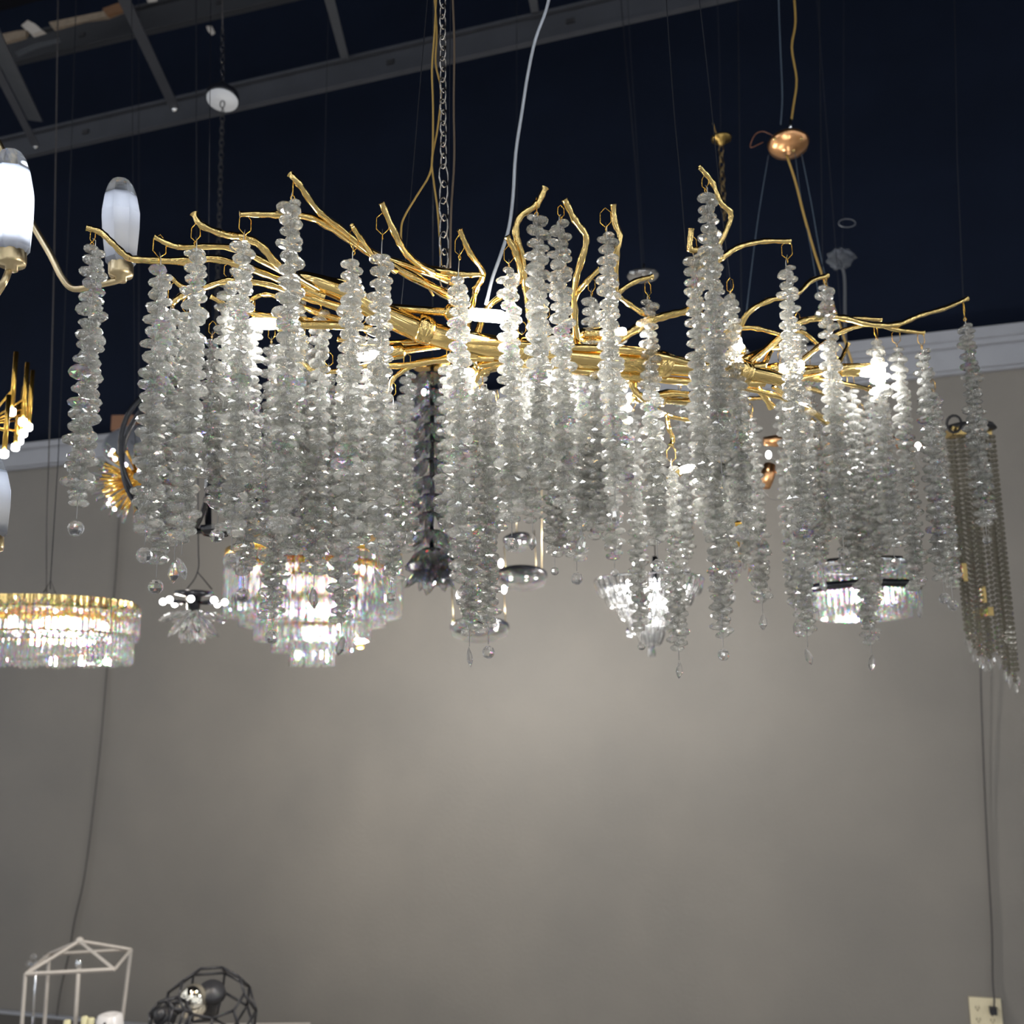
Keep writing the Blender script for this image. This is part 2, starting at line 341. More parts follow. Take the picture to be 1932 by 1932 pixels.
# trunk
tp = smooth_path(bp3([(560, 522, 0), (640, 548, 0), (720, 590, 0), (800, 625, 0), (900, 650, 0), (1010, 665, 0), (1160, 682, 0), (1300, 692, 0), (1410, 702, 0), (1500, 722, 0)]), 5)
kk = len(tp)
part('trunk', M().tube(tp, [.010 + .0115 * math.sin(PI * min(1, max(0, i / (kk - 1)))) ** .5 for i in range(kk)], 10), GOLD, main)
for (x, y) in ((800, 622), (980, 660), (1250, 688), (1400, 702)):
    c_ = P(x, y, AX(x)); d_ = (P(x + 10, y + 3, AX(x + 10)) - c_).normalized()
    part('trunk_collar', M().lathe(c_, [(.021, -.014), (.025, -.012), (.0255, 0), (.025, .012), (.021, .014)], 16, d_), GOLD, main)
BR = [  # (points with offsets in depth, base radius, tip radius)
 ([(166, 430, -.03), (190, 438, -.03), (212, 458, -.03), (240, 484, -.02), (268, 490, -.02), (345, 492, -.02), (405, 488, -.02), (470, 505, -.02), (540, 532, -.01), (610, 560, 0)], .0075, .0050),
 ([(294, 448, -.06), (318, 460, -.06), (345, 466, -.06), (440, 468, -.05), (520, 505, -.03), (600, 545, 0)], .0065, .0042),
 ([(367, 405, -.12), (381, 425, -.12), (424, 442, -.11), (458, 447, -.10), (492, 463, -.09), (530, 505, -.06), (600, 548, 0)], .0075, .0050),
 ([(455, 404, -.13), (520, 405, -.13), (575, 408, -.12), (618, 425, -.10), (690, 472, -.06), (770, 517, -.03), (850, 560, 0)], .0080, .0048),
 ([(549, 330, -.16), (563, 345, -.16), (598, 395, -.13), (640, 430, -.10), (705, 478, -.06), (790, 508, -.02), (860, 535, .02)], .0068, .0050),
 ([(665, 427, -.14), (682, 452, -.12), (712, 492, -.08), (745, 510, -.04)], .0058, .0042),
 ([(721, 385, -.16), (745, 440, -.14), (770, 482, -.10), (812, 512, -.06), (856, 526, -.02)], .0070, .0050),
 ([(868, 435, -.14), (886, 476, -.12), (912, 515, -.08), (898, 545, -.04), (890, 580, 0), (880, 620, 0)], .0065, .0046),
 ([(912, 517, -.08), (875, 518, -.06), (838, 512, -.04), (800, 505, 0)], .0070, .0050),
 ([(957, 448, -.14), (972, 476, -.13), (982, 520, -.10), (962, 548, -.05), (920, 580, 0), (900, 630, 0)], .0065, .0052),
 ([(1028, 356, -.16), (1012, 386, -.15), (982, 408, -.14), (973, 440, -.13), (985, 482, -.12), (990, 530, -.08), (1000, 600, -.02), (1010, 655, 0)], .0066, .0058),
 ([(1066, 378, -.15), (1085, 415, -.14), (1106, 448, -.13), (1097, 490, -.11), (1086, 530, -.08), (1083, 585, -.04), (1090, 660, 0)], .0070, .0058),
 ([(1130, 508, -.12), (1107, 532, -.1), (1086, 560, -.06), (1081, 600, -.02)], .0055, .0045),
 ([(1157, 388, -.14), (1160, 420, -.13), (1170, 446, -.13), (1163, 480, -.12), (1160, 560, -.06), (1150, 660, 0)], .0062, .0055),
 ([(1229, 522, -.06), (1200, 530, -.06), (1168, 553, -.05), (1185, 572, -.04), (1230, 598, -.02), (1270, 592, -.02)], .0058, .0046),
 ([(1306, 572, -.05), (1296, 586, -.05), (1262, 594, -.04), (1225, 606, -.03), (1180, 632, 0), (1120, 662, 0)], .0105, .0060),
 ([(1321, 316, -.20), (1345, 345, -.19), (1360, 382, -.19), (1378, 400, -.18), (1375, 422, -.17), (1356, 460, -.15), (1330, 480, -.13), (1312, 540, -.09), (1300, 590, -.04)], .0066, .0046),
 ([(1304, 434, -.14), (1302, 470, -.13), (1320, 470, -.13), (1328, 480, -.13)], .0062, .0058),
 ([(1488, 455, -.12), (1440, 455, -.12), (1395, 465, -.12), (1362, 486, -.11), (1335, 505, -.10), (1310, 560, -.05)], .0068, .0050),
 ([(1560, 520, -.06), (1530, 530, -.06), (1502, 555, -.06), (1450, 567, -.05), (1410, 592, -.04), (1388, 640, 0), (1370, 690, 0)], .0066, .0048),
 ([(1823, 564, -.04), (1780, 582, -.04), (1735, 595, -.04), (1692, 612, -.03), (1640, 612, -.03), (1590, 600, -.03), (1545, 600, -.03), (1500, 612, -.02), (1450, 655, 0), (1400, 695, 0)], .0082, .0050),
 ([(1741, 628, -.02), (1692, 622, -.02), (1640, 612, -.02), (1590, 625, -.01), (1550, 650, 0), (1500, 690, 0)], .0062, .0044),
 ([(1472, 631, -.03), (1430, 620, -.03), (1395, 620, -.02), (1340, 640, 0), (1300, 680, 0)], .0055, .0048),
 ([(1660, 603, .02), (1630, 601, .02), (1600, 600, .02)], .0055, .0050),
 ([(1570, 655, .06), (1545, 650, .06), (1510, 625, .05), (1470, 640, .04), (1440, 690, 0)], .0060, .0045),
 ([(650, 532, .02), (600, 525, .03), (560, 525, .03)], .0062, .0055),
 ([(360, 545, .03), (340, 538, .03), (326, 525, .03)], .0045, .0040),
 ([(324, 575, .02), (340, 560, .02), (380, 545, .03), (430, 530, .03), (500, 535, .02), (560, 555, .01), (640, 580, 0)], .0075, .0048),
 ([(470, 565, .06), (500, 555, .06), (540, 565, .05), (600, 590, .03), (680, 615, .02)], .0060, .0045),
 ([(400, 560, .10), (440, 580, .10), (480, 592, .08), (540, 600, .05), (620, 610, .03), (700, 620, .02)], .0070, .0050),
 ([(560, 668, .06), (590, 698, .05), (640, 700, .05), (700, 690, .04), (760, 690, .03), (840, 678, .02), (930, 676, 0)], .0062, .0045),
 ([(735, 740, .04), (742, 715, .04), (780, 690, .03), (840, 676, .02), (900, 668, 0)], .0058, .0035),
 ([(640, 640, .08), (700, 648, .06), (780, 645, .04), (860, 650, .02), (930, 664, 0)], .0068, .0052),
 ([(890, 735, .10), (910, 700, .08), (950, 690, .06), (1010, 690, .04), (1080, 690, .02)], .0060, .0042),
 ([(900, 690, .02), (960, 682, .02), (1060, 696, .01), (1200, 712, .01), (1340, 722, .01), (1440, 722, .01)], .0080, .0070),
 ([(860, 640, -.03), (960, 648, -.03), (1080, 655, -.03), (1200, 662, -.03), (1330, 690, -.02), (1440, 690, -.01)], .0075, .0065),
 ([(1178, 682, .02), (1186, 712, .02), (1198, 738, .02), (1212, 750, .02)], .0062, .0052),
 ([(1228, 690, .04), (1202, 710, .04), (1198, 735, .04), (1215, 752, .04)], .0065, .0050),
 ([(1300, 745, .06), (1260, 742, .06), (1216, 752, .05), (1195, 750, .05)], .0090, .0070),
 ([(1242, 773, .16), (1262, 785, .16), (1302, 793, .16)], .0050, .0035),
 ([(1258, 782, .16), (1262, 808, .16), (1270, 828, .16), (1266, 840, .16)], .0055, .0045),
 ([(1395, 705, .06), (1420, 722, .07), (1440, 745, .08), (1456, 768, .09)], .0075, .0058),
 ([(1400, 732, .02), (1460, 745, .04), (1520, 770, .08), (1560, 795, .12)], .0075, .0050),
 ([(1380, 755, .12), (1420, 752, .12), (1450, 750, .12)], .0045, .0040),
 ([(1470, 655, .02), (1440, 662, .02), (1400, 678, .0), (1360, 690, 0)], .0080, .0060),
 ([(1645, 690, .02), (1600, 692, .02), (1550, 696, .02), (1480, 708, .01)], .0070, .0070),
 ([(1655, 745, .12), (1640, 735, .10), (1600, 725, .08), (1540, 715, .05), (1480, 712, .02)], .0065, .0045),
 ([(1600, 650, .08), (1585, 680, .07), (1560, 700, .05), (1500, 716, .02)], .0060, .0045),
 ([(1535, 795, .22), (1500, 760, .15), (1460, 730, .08)], .0060, .0045),
 ([(1620, 775, .22), (1560, 745, .15), (1500, 722, .08)], .0060, .0045),
]
for k, (pts, r1, r2) in enumerate(BR):
    raw = bp3(pts)
    sp = smooth_path(raw, 5); n_ = len(sp); rr = []
    for i in range(n_):
        u_ = i / (n_ - 1); r_ = r2 + (r1 - r2) * u_
        r_ *= 1 + .13 * math.sin(i * 2.1 + k) * (1 if i % 5 else .4)
        if i % 10 == 5: r_ *= 1.25
        rr.append(r_ * .95)
    # flared, cut twig end
    sp = [sp[0] + (sp[0] - sp[1]).normalized() * .002] + sp; rr = [rr[0] * 1.25] + rr
    mb = M().tube(sp, rr, 8, False)
    d_ = (sp[1] - sp[0]).normalized()
    mb.lathe(sp[0], [(rr[0], 0), (rr[0] * .62, 0), (rr[0] * .55, .006), (0, .007)], 8, d_)
    mb.tube([sp[-1], sp[-1] + (sp[-1] - sp[-2]).normalized() * .001], rr[-1], 8, True)
    part('branch', mb, GOLD, main)
# bulbs with their sockets
def g9(px, py, off, ax, L=.045, r=.0085, tube_len=.10, power=4.0):
    c_ = P(px, py, AX(px) + off); ax = Vector(ax).normalized()
    s_ = part('lamp_socket', M().lathe(c_ - ax * (.012 + L / 2), [(0, 0), (.0125, 0), (.0135, -.004), (.0135, -.036), (.010, -.040), (.007, -.042), (.007, -.042 - tube_len), (0, -.042 - tube_len)], 16, ax), GOLD, main)
    part('bulb', M().lathe(c_ - ax * L / 2, [(0, -.012), (r * .8, -.011), (r, 0), (r, L * .8), (r * .8, L * .93), (0, L)], 14, ax), BULB, s_)
    lamp(s_, c_ - Vector((0, 0, r + .016)), power, .008)
X_ = Vector((1, 0, 0))
g9(926, 596, -.05, (1, .1, -.06), .05, .011, .14)
g9(490, 611, .02, (-1, .05, .05), .036, .0095, .08)
g9(688, 672, .05, (-1, -.15, -.2), .030, .0075, .10)
g9(1165, 628, .00, (1, .1, .1), .035, .0095, .08)
g9(1036, 718, .06, (.4, -.6, -.6), .026, .0085, .06)
g9(1195, 750, .08, (-1, -.3, 0), .026, .0085, .09)
g9(1650, 700, .02, (1, .1, -.02), .042, .013, .09)
g9(1500, 690, .0, (1, -.3, .1), .036, .009, .06)
g9(870, 705, .10, (-.6, -.6, -.3), .03, .008, .06)
g9(1392, 645, .02, (-.3, -1, .1), .03, .008, .06)
g9(1308, 882, .30, (.8, -.3, .1), .03, .008, .06)
# suspension
def cable(pts, D, r, name, matl, parent, n=6):
    return strand_wire([P(x, y, D + (q[0] if q else 0)) for x, y, *q in pts], r, name, parent, matl, n)
def chain(parent, pts, D, link, r, matl, name='chain', big=None):
    A = [P(x, y, D) for x, y in pts]; m_ = M(); i = 0
    L = (A[1] - A[0]).length; d = (A[1] - A[0]).normalized(); s = d.orthogonal().normalized(); u = d.cross(s); q = 0
    while q < L:
        lk = link * (1.5 if big and q > L * big else 1)
        a_, b_ = (s, u) if i % 2 else (u, s)
        c_ = A[0] + d * (q + lk / 2)
        m_.tube([c_ + d * (lk * .55 * math.cos(t_)) + a_ * (lk * .26 * math.sin(t_)) for t_ in [2 * PI * k / 10 for k in range(10)]], r, 5, closed=True)
        q += lk * .78; i += 1
    return part(name, m_, matl, parent)
chain(main, [(835, -30), (838, 505)], AX(838), .027, .0017, DCHAIN, 'hanging_chain', .62)
cable([(824, -30), (820, 60), (815, 130), (817, 200), (816, 290), (810, 330), (786, 370), (765, 405), (757, 430), (760, 470), (780, 500), (800, 530), (818, 558)], AX(820) + .03, .0019, 'gold_cord', GCORD, main)
cable([(818, -30), (824, 60), (822, 120), (832, 170), (826, 240), (815, 300), (818, 340), (826, 400), (830, 460), (832, 505)], AX(820) + .04, .0019, 'gold_cord', GCORD, main)
cable([(853, -30), (857, 80), (856, 200), (857, 300), (851, 400), (849, 505)], AX(850) + .03, .0020, 'brown_cord', pbr('brown_cord', (.10, .07, .045), .5), main)
cable([(1042, -30), (1030, 20), (1010, 75), (996, 140), (985, 210), (973, 290), (968, 370), (960, 430), (945, 480), (929, 525), (917, 575)], AX(960) - .02, .0032, 'clear_cable', WIRE, main, 8)
cable([(809, -30), (795, 130), (781, 300), (768, 450), (757, 575)], AX(780) + .06, .0009, 'suspension_cable', FAINT, main)
cable([(850, -30), (848, 200), (846, 400), (843, 510)], AX(850) + .06, .0007, 'suspension_cable', FAINT, main)
cable([(1255, -30), (1271, 200), (1283, 330), (1294, 470)], AX(1290) - .05, .0010, 'suspension_cable', FAINT, main)
cable([(1316, -30), (1340, 180), (1362, 400), (1384, 575)], AX(1370) + .05, .0010, 'suspension_cable', FAINT, main)

# crystal disc (double faceted, flattened), three cuts
def bead_mesh(name, n, rx, ry, hz, tab, seed, mt=None):
    rnd = random.Random(seed); v = []; f = []
    rows = [(tab, hz), (.87, hz * .58), (1.0, 0), (.87, -hz * .58), (tab, -hz)]
    for j, (s_, h_) in enumerate(rows):
        for i in range(n):
            a = 2 * PI * (i + (.5 if j % 2 else 0)) / n
            v.append(Vector((math.cos(a) * rx * s_, math.sin(a) * ry * s_, h_)))
    for i in range(n):
        i2 = (i + 1) % n
        for a_ in (0, 2): f += [(a_ * n + i, (a_ + 1) * n + i, a_ * n + i2), (a_ * n + i2, (a_ + 1) * n + i, (a_ + 1) * n + i2)]
        for a_ in (1, 3): f += [(a_ * n + i, (a_ + 1) * n + i2, a_ * n + i2), (a_ * n + i, (a_ + 1) * n + i, (a_ + 1) * n + i2)]
    f.append(tuple(range(n))); f.append(tuple(range(4 * n, 5 * n))[::-1])
    # orient outward
    mm = M(); mm.v = v
    for q in f:
        p = [v[i] for i in q]; nr = (p[1] - p[0]).cross(p[2] - p[0])
        mm.f.append(q if nr.dot(sum(p, Vector()) / len(p)) > 0 else q[::-1])
    return mm.mesh(name, mt or CRY, False)
BEADS = [bead_mesh('crystal_bead', 8, 1.03, .97, .42, .5, 4, CRY_D), bead_mesh('crystal_bead', 8, 1, 1, .46, .45, 1), bead_mesh('crystal_bead', 10, 1.06, .94, .42, .40, 2), bead_mesh('crystal_bead', 9, 1, 1, .48, .46, 3), bead_mesh('crystal_bead', 8, 1.04, .96, .44, .40, 5)]
def gem_ball(name, matl, n=10):
    m_ = M(); m_.lathe((0, 0, 0), [(0, -1), (.55, -.84), (.88, -.45), (1, 0), (.88, .45), (.55, .84), (0, 1)], n); return m_.mesh(name, matl, False)
PBALL = gem_ball('pendant_ball', CRY_B)
_m = M(); _m.lathe((0, 0, 0), [(0, -2.1), (.55, -1.5), (.95, -.7), (.8, .3), (.35, 1.2), (0, 1.6)], 8)
for v_ in _m.v: v_.y *= .55
PDROP = _m.mesh('pendant_drop', CRY_B, False)

def strand(xt, yt, yb, off, pend='b', hook=None, sz=1.0, px=None):
    D = AX(xt) + off; top = P(xt, yt, D); X, Y = top.x, top.y; zt, zb = top.z, zfor(X, Y, yb)
    k = F / D
    rd = random.Random(int(xt * 13 + yt * 7 + yb))
    ht = top + Vector((0, 0, .03)) if hook is None else P(hook[0], hook[1], D)
    pz = zb - .030 if pend else zb
    w_ = M().tube([Vector((X, Y, pz + .008)), top + Vector((0, 0, .002)), top + Vector((0, 0, .010)), ht - Vector((0, 0, min(.02, (ht.z - top.z) * .5)))], .0007, 5)
    st = part('crystal_strand', w_, SILVER, main)
    # hook: hexagonal wire loop around the twig and a small eye under it
    hk = M(); hh = max(.012, min(.03, (ht.z - top.z) * .75)); c_ = ht - Vector((0, 0, hh * .35)); aa = rd.uniform(0, PI)
    e_ = Vector((math.cos(aa), math.sin(aa) * .5, 0)).normalized()
    hk.tube([c_ + Vector((0, 0, hh * .62 * math.cos(q))) + e_ * (hh * .36 * math.sin(q)) for q in [2 * PI * i / 6 for i in range(6)]], .0008, 5, closed=True)
    c2 = c_ - Vector((0, 0, hh * .62 + .0035)); hk.tube([c2 + Vector((0, 0, .0035 * math.cos(q))) + e_.cross(Vector((0, 0, 1))) * (.0030 * math.sin(q)) for q in [2 * PI * i / 8 for i in range(8)]], .0008, 5, closed=True)
    part('hook', hk, GOLD_D, st)
    z = zt - .004; ang = rd.uniform(0, 6.28); L = zt - zb; first = True
    while z > zb:
        u_ = (zt - z) / L
        r_ = sz * (.0128 + .0046 * min(1, u_ * 1.3)) * rd.uniform(.88, 1.12)
        if u_ > .93: r_ *= .85
        ecc = sz * (.0082 + .0010 * u_) * rd.uniform(.5, 1.25)
        if first: r_ *= .85; first = False
        ang += 2.4 + rd.uniform(-.6, .6)
        q = Quaternion((0, 0, 1), rd.uniform(0, 6.28)) @ Quaternion((1, 0, 0), rd.gauss(0, .15 - .07 * u_)) @ Quaternion((0, 1, 0), rd.gauss(0, .13 - .06 * u_))
        inst('crystal_bead', (BEADS[0] if rd.random() < .035 else rd.choice(BEADS[1:])), st, (X + math.cos(ang) * ecc, Y + math.sin(ang) * ecc, z), q, (r_, r_, r_))
        z -= sz * rd.uniform(.0066, .0084)
    if pend == 'b': inst('pendant_ball', PBALL, st, (X, Y, pz - .006), Quaternion((0, 0, 1), rd.uniform(0, 1)) @ Quaternion((1, 0, 0), .3), [.0115 * sz] * 3)
    elif pend == 's': inst('pendant_ball', PBALL, st, (X, Y, pz - .002), Quaternion((0, 0, 1), rd.uniform(0, 1)), [.0085 * sz] * 3)
    elif pend == 'd': inst('pendant_drop', PDROP, st, (X, Y, pz - .008), Quaternion((0, 1, 0), rd.uniform(-.4, .4)) @ Quaternion((0, 0, 1), rd.uniform(0, 3)), [.0095 * sz] * 3)
ST = [
 (180, 466, 950, -.02, 'b', (176, 434)), (303, 500, 1000, -.06, 'b', (302, 452)), (322, 585, 1062, .03, 'b', (330, 540)), (371, 466, 1018, -.10, 'd', (370, 428)),
 (352, 600, 1030, .05, 'd', None), (460, 455, 1010, -.12, 'b', (463, 412)), (430, 535, 968, .06, 'b', None), (478, 600, 1080, .08, 'b', None),
 (550, 378, 1010, -.15, None, (553, 345)), (530, 668, 1160, .12, 'b', None), (560, 560, 1040, .04, None, None), (605, 590, 1080, .03, 'd', (606, 560)), (620, 700, 1040, .18, 's', None),
 (665, 490, 1050, -.12, 'b', (668, 440)), (655, 660, 1172, .10, 'd', None), (720, 478, 1040, -.14, 'd', (722, 410)), (742, 760, 1092, .16, 's', (738, 725)), (768, 698, 1040, .40, None, None),
 (865, 520, 1020, -.12, None, (867, 450)), (846, 688, 1000, .10, None, None), (884, 700, 1195, .10, 'd', None), (918, 735, 1192, .14, 'b', (905, 712)), (900, 660, 900, .3, None, None),
 (960, 508, 985, -.12, 'b', (960, 470)), (1013, 408, 900, -.15, None, (1012, 378)), (1000, 700, 985, .30, 'd', None),
 (1055, 418, 960, -.14, None, (1058, 392)), (1040, 720, 1048, .32, 's', None), (1078, 640, 1055, .12, 'b', None), (1090, 690, 985, .04, 'd', None),
 (1145, 440, 925, -.13, 'd', (1142, 400)), (1115, 560, 1000, .02, None, (1116, 530)), (1150, 760, 1052, .32, 's', None),
 (1222, 568, 1028, -.03, 'b', (1222, 535)), (1195, 778, 1190, .35, 's', None), (1283, 745, 1050, .55, 's', None), (1266, 882, 1225, .22, 'd', (1266, 848)),
 (1335, 364, 870, -.19, 'd', (1330, 335)), (1308, 480, 930, -.12, None, None), (1378, 560, 970, -.02, 'b', (1377, 530)), (1338, 690, 1200, .14, 'b', None),
 (1360, 720, 1090, .20, 'd', None), (1418, 790, 1138, .30, 'd', (1416, 765)), (1330, 600, 1010, .04, None, None),
 (1483, 504, 1075, -.11, None, (1484, 462)), (1488, 670, 1200, .12, 'd', (1496, 660)), (1525, 700, 1070, .36, 'd', None), (1472, 690, 1150, .2, 'd', None),
 (1556, 540, 1010, -.05, 'b', (1557, 525)), (1575, 690, 1080, .14, None, (1583, 655)), (1606, 735, 1212, .12, 'd', None), (1640, 745, 1040, .16, None, (1640, 730)), (1610, 770, 1100, .34, 's', None),
 (1654, 645, 1030, .0, 'b', (1652, 618)), (1692, 658, 1112, .02, 'd', (1690, 628)), (1740, 660, 1095, -.02, 'b', (1737, 632)), (1762, 745, 1110, .1, 'b', None),
 (1822, 612, 990, -.03, 's', (1818, 575)),
 (580, 650, 1035, .20, None, None), (638, 760, 1035, .30, None, None), (692, 640, 1030, .14, None, None), (512, 650, 1020, .22, None, None),
 (870, 800, 1095, .30, None, None), (938, 770, 1000, .20, None, None), (985, 640, 960, .08, None, None), (1030, 610, 930, .12, None, None), (1068, 780, 1040, .30, None, None),
 (1116, 700, 1012, .22, None, None), (1166, 640, 930, .08, None, None), (1350, 540, 900, .02, None, None), (1392, 650, 1060, .18, None, None), (1316, 760, 1000, .22, None, None),
 (300, 650, 1010, .12, None, None), (1506, 620, 1060, .10, None, None), (1548, 800, 1020, .42, None, None), (1588, 780, 1060, .30, None, None), (1625, 790, 1140, .2, None, None),
 (400, 640, 900, .3, None, None), (720, 800, 1010, .3, None, None),
]
for s_ in ST: strand(*s_)

# ================================================================== OTHER LAMPS
def ring_pts(c, r, n, a0=0.0, rx=1.0, ry=1.0): return [c + Vector((math.cos(a0 + 2 * PI * i / n) * r * rx, math.sin(a0 + 2 * PI * i / n) * r * ry, 0)) for i in range(n)]
def ZR(a): return Quaternion((0, 0, 1), a)
def aim(d): return Vector((0, 0, 1)).rotation_difference(Vector(d))

# --- brass arm lamp with frosted faceted shades (left edge)
D0 = 1.75
arm = thing('shaded_arm_chandelier', 'brass arm chandelier with frosted faceted glass shades at the left edge', 'chandelier', P(-120, 400, D0))
def shade(cx, yb, yt, wpx, D, lit, body=FROST):
    b_ = P(cx, yb, D); t_ = P(cx, yt, D); H = (t_ - b_).length; ax = (t_ - b_).normalized(); r = wpx / 2 * D / F
    cup = part('shade_holder', M().lathe(b_, [(0, -.032), (.010, -.032), (.010, -.024), (r * .58, -.022), (r * .62, -.016), (r * .62, .020), (r * .5, .022), (0, .022)], 18, ax), BRASS, arm)
    rows = [(.62, .0), (.80, .05), (.97, .40), (1.0, .58), (.86, .76), (.82, .79), (.05, .795)]
    n = 8; sm = M()
    sm.lathe(b_, [(r * a * (1 + 0), H * h) for a, h in rows] + [(r * a * .93, H * h - .002) for a, h in rows[:-1][::-1]], n, ax)
    part('glass_shade', sm, body, cup, False)
    part('clear_tip', M().lathe(b_, [(r * .845, H * .77), (r * .79, H * .82), (r * .66, H * .90), (r * .42, H * .98), (r * .2, H * 1.0), (0, H * 1.01)], n, ax), TIP, cup, False)
    bl = M().lathe(b_, [(0, .01), (.006, .012), (.013 if lit else .005, H * .35), (.013 if lit else .005, H * .42), (0, H * .52)], 12, ax)
    part('bulb', bl, BULBS if lit else emis('dim_filament', (1, .86, .6), 6), cup)
    lamp(cup, b_ + ax * H * .62, 1.2 if lit else .11, .012, (.92, .96, 1))
shade(22, 478, 284, 90, D0 - .1, True); shade(228, 500, 338, 78, D0, False); shade(-18, 1015, 858, 76, D0 - .05, False, FROST)
part('arm', M().tube(smooth_path([P(-60, 180, D0), P(0, 275, D0), P(50, 400, D0), P(95, 480, D0), P(118, 525, D0), P(140, 545, D0), P(180, 538, D0), P(224, 528, D0), P(228, 515, D0)]), .0062, 10), BRASS, arm)
part('arm', M().tube(smooth_path([P(-80, 640, D0), P(-40, 600, D0), P(0, 545, D0 - .1), P(16, 512, D0 - .1), P(20, 490, D0 - .1)]), .0060, 10), BRASS, arm)
part('arm', M().tube(smooth_path([P(-80, 1100, D0), P(-50, 1080, D0), P(-18, 1050, D0 - .05), P(-18, 1022, D0 - .05)]), .0060, 10), BRASS, arm)
part('stem', M().tube([P(-120, -100, D0), P(-120, 1120, D0)], .012, 12), BRASS, arm)
part('arm', M().tube(smooth_path([P(-120, 1120, D0), P(-95, 1115, D0), P(-80, 1100, D0)]), .0060, 10), BRASS, arm)
part('arm', M().tube(smooth_path([P(-120, 150, D0), P(-90, 150, D0), P(-60, 180, D0)]), .0062, 10), BRASS, arm)
part('arm', M().tube(smooth_path([P(-120, 660, D0), P(-100, 655, D0), P(-80, 640, D0)]), .0060, 10), BRASS, arm)

# --- gold stick lamp
D1 = 2.35
stk = thing('gold_stick_lamp', 'gold vertical tube lamp with white lit tips above the crystal drum', 'chandelier', P(-30, 790, D1))
part('hub', M().lathe(P(-30, 800, D1), [(0, -.03), (.03, -.03), (.03, .03), (0, .03)], 16), GOLD_D, stk)
for (x, yt, yb, off) in ((31, 664, 771, -.1), (52, 684, 790, -.03), (62, 699, 800, .06), (17, 745, 850, -.14), (36, 760, 838, .1), (45, 730, 826, .12), (52, 720, 812, .09)):
    a_ = P(x, yt, D1 + off); zb = zfor(a_.x, a_.y, yb); b_ = Vector((a_.x, a_.y, zb))
    tb = part('gold_tube', M().tube([a_, b_], .0052, 12), GOLD_D, stk)
    part('light_tip', M().lathe(b_, [(0, 0), (.0085, 0), (.0095, -.003), (.0095, -.013), (.006, -.017), (0, -.017)], 14), BULBW, tb)
    mz = (a_ + b_) / 2 - Vector((0, 0, .02)); part('spoke', M().tube([P(-30, 800, D1), mz], .0024, 6), GOLD_D, stk)
part('stem', M().tube([P(-30, 798, D1), P(-30, -60, D1)], .006, 8), GOLD_D, stk)

# --- crystal drum, lower left
D2 = 3.1
dc = P(88, 1150, D2); rD = 163 * D2 / F
drum = thing('crystal_drum_chandelier', 'round crystal drum chandelier with a scalloped gold rim, low on the left', 'chandelier', dc)
zt = zfor(dc.x, dc.y - rD, 1119); zm = zfor(dc.x, dc.y - rD, 1190); zb = zfor(dc.x, dc.y - rD, 1247)
base = Vector((dc.x, dc.y, 0)); rim = M(); nsc = 40
pr_ = []
for i in range(nsc * 6):
    a = 2 * PI * i / (nsc * 6); rr_ = rD * (.955 + .018 * abs(math.sin(a * nsc / 2))); pr_.append((math.cos(a) * rr_, math.sin(a) * rr_))
nn_ = len(pr_); vv = []
for z_ in (zt, zt - .034): vv += [base + Vector((x, y, z_)) for x, y in pr_]
rim.add(vv, [(i, (i + 1) % nn_, nn_ + (i + 1) % nn_, nn_ + i) for i in range(nn_)])
part('gold_rim', rim, GOLD, drum)
part('top_plate', M().lathe(base + Vector((0, 0, zt - .012)), [(0, 0), (rD * .95, 0), (rD * .95, .006), (0, .006)], 40), GOLD, drum)
_b = M(); _b.lathe((0, 0, 0), [(0, 0), (.5, -.04), (1, -.16), (.72, -.3), (.85, -.5), (.85, -.78), (1, -.9), (.4, -1), (0, -1.02)], 6); DROP1 = _b.mesh('crystal_drop', CRY_P, False)
t1 = part('crystal_tier', M().lathe(base + Vector((0, 0, zt - .03)), [(rD - .01, 0), (rD, 0), (rD, -.006), (rD - .01, -.006)], 48, closed=True), GOLD, drum)
n1_ = 96
for i in range(n1_):
    a = 2 * PI * i / n1_; h = (zt - .035 - zm) * (1 + .05 * (i % 2))
    inst('crystal_drop', DROP1, t1, base + Vector((math.cos(a) * rD, math.sin(a) * rD, zt - .014 - .010 * math.cos(i * PI / 2))), ZR(a), (.0105, .0105, h + .026))
t2 = part('crystal_tier', M().lathe(base + Vector((0, 0, zm + .008)), [(rD * .93 - .01, 0), (rD * .97, 0), (rD * .97, -.005), (rD * .93 - .01, -.005)], 48, closed=True), GOLD, drum)
for i in range(n1_):
    a = 2 * PI * (i + .5) / n1_; h = zm - zb
    inst('crystal_drop', DROP1, t2, base + Vector((math.cos(a) * rD * .95, math.sin(a) * rD * .95, zm + .006)), ZR(a), (.0095, .0095, h * (1 + .10 * abs(math.sin(i * PI / 6)))))
for i in range(6):
    a = 2 * PI * i / 6 + .4; c_ = base + Vector((math.cos(a) * rD * .62, math.sin(a) * rD * .62, zm + .03))
    part('bulb', M().ball(c_, .016, 12, 8, 1.4), emis('drum_bulb', (1, .97, .93), 6), drum)
part('suspension_cable', M().tube([P(95, 1112, D2), P(95, 1100, D2), P(100, 1020, D2), P(109, 880, D2), P(122, 600, D2), P(134, 300, D2), P(145, -40, D2)], .0015, 6), FAINT, drum)
part('suspension_cable', M().tube([P(105, 1120, D2), P(96, 1095, D2), P(82, 1118, D2)], .0015, 6), DCORD, drum)
part('power_cord', M().tube(smooth_path([P(88, 1118, D2 + .1), P(88, 1000, D2 + .1), P(92, 860, D2 + .1), P(102, 500, D2 + .1), P(110, -40, D2 + .1)]), .0022, 6), DCORD, drum)

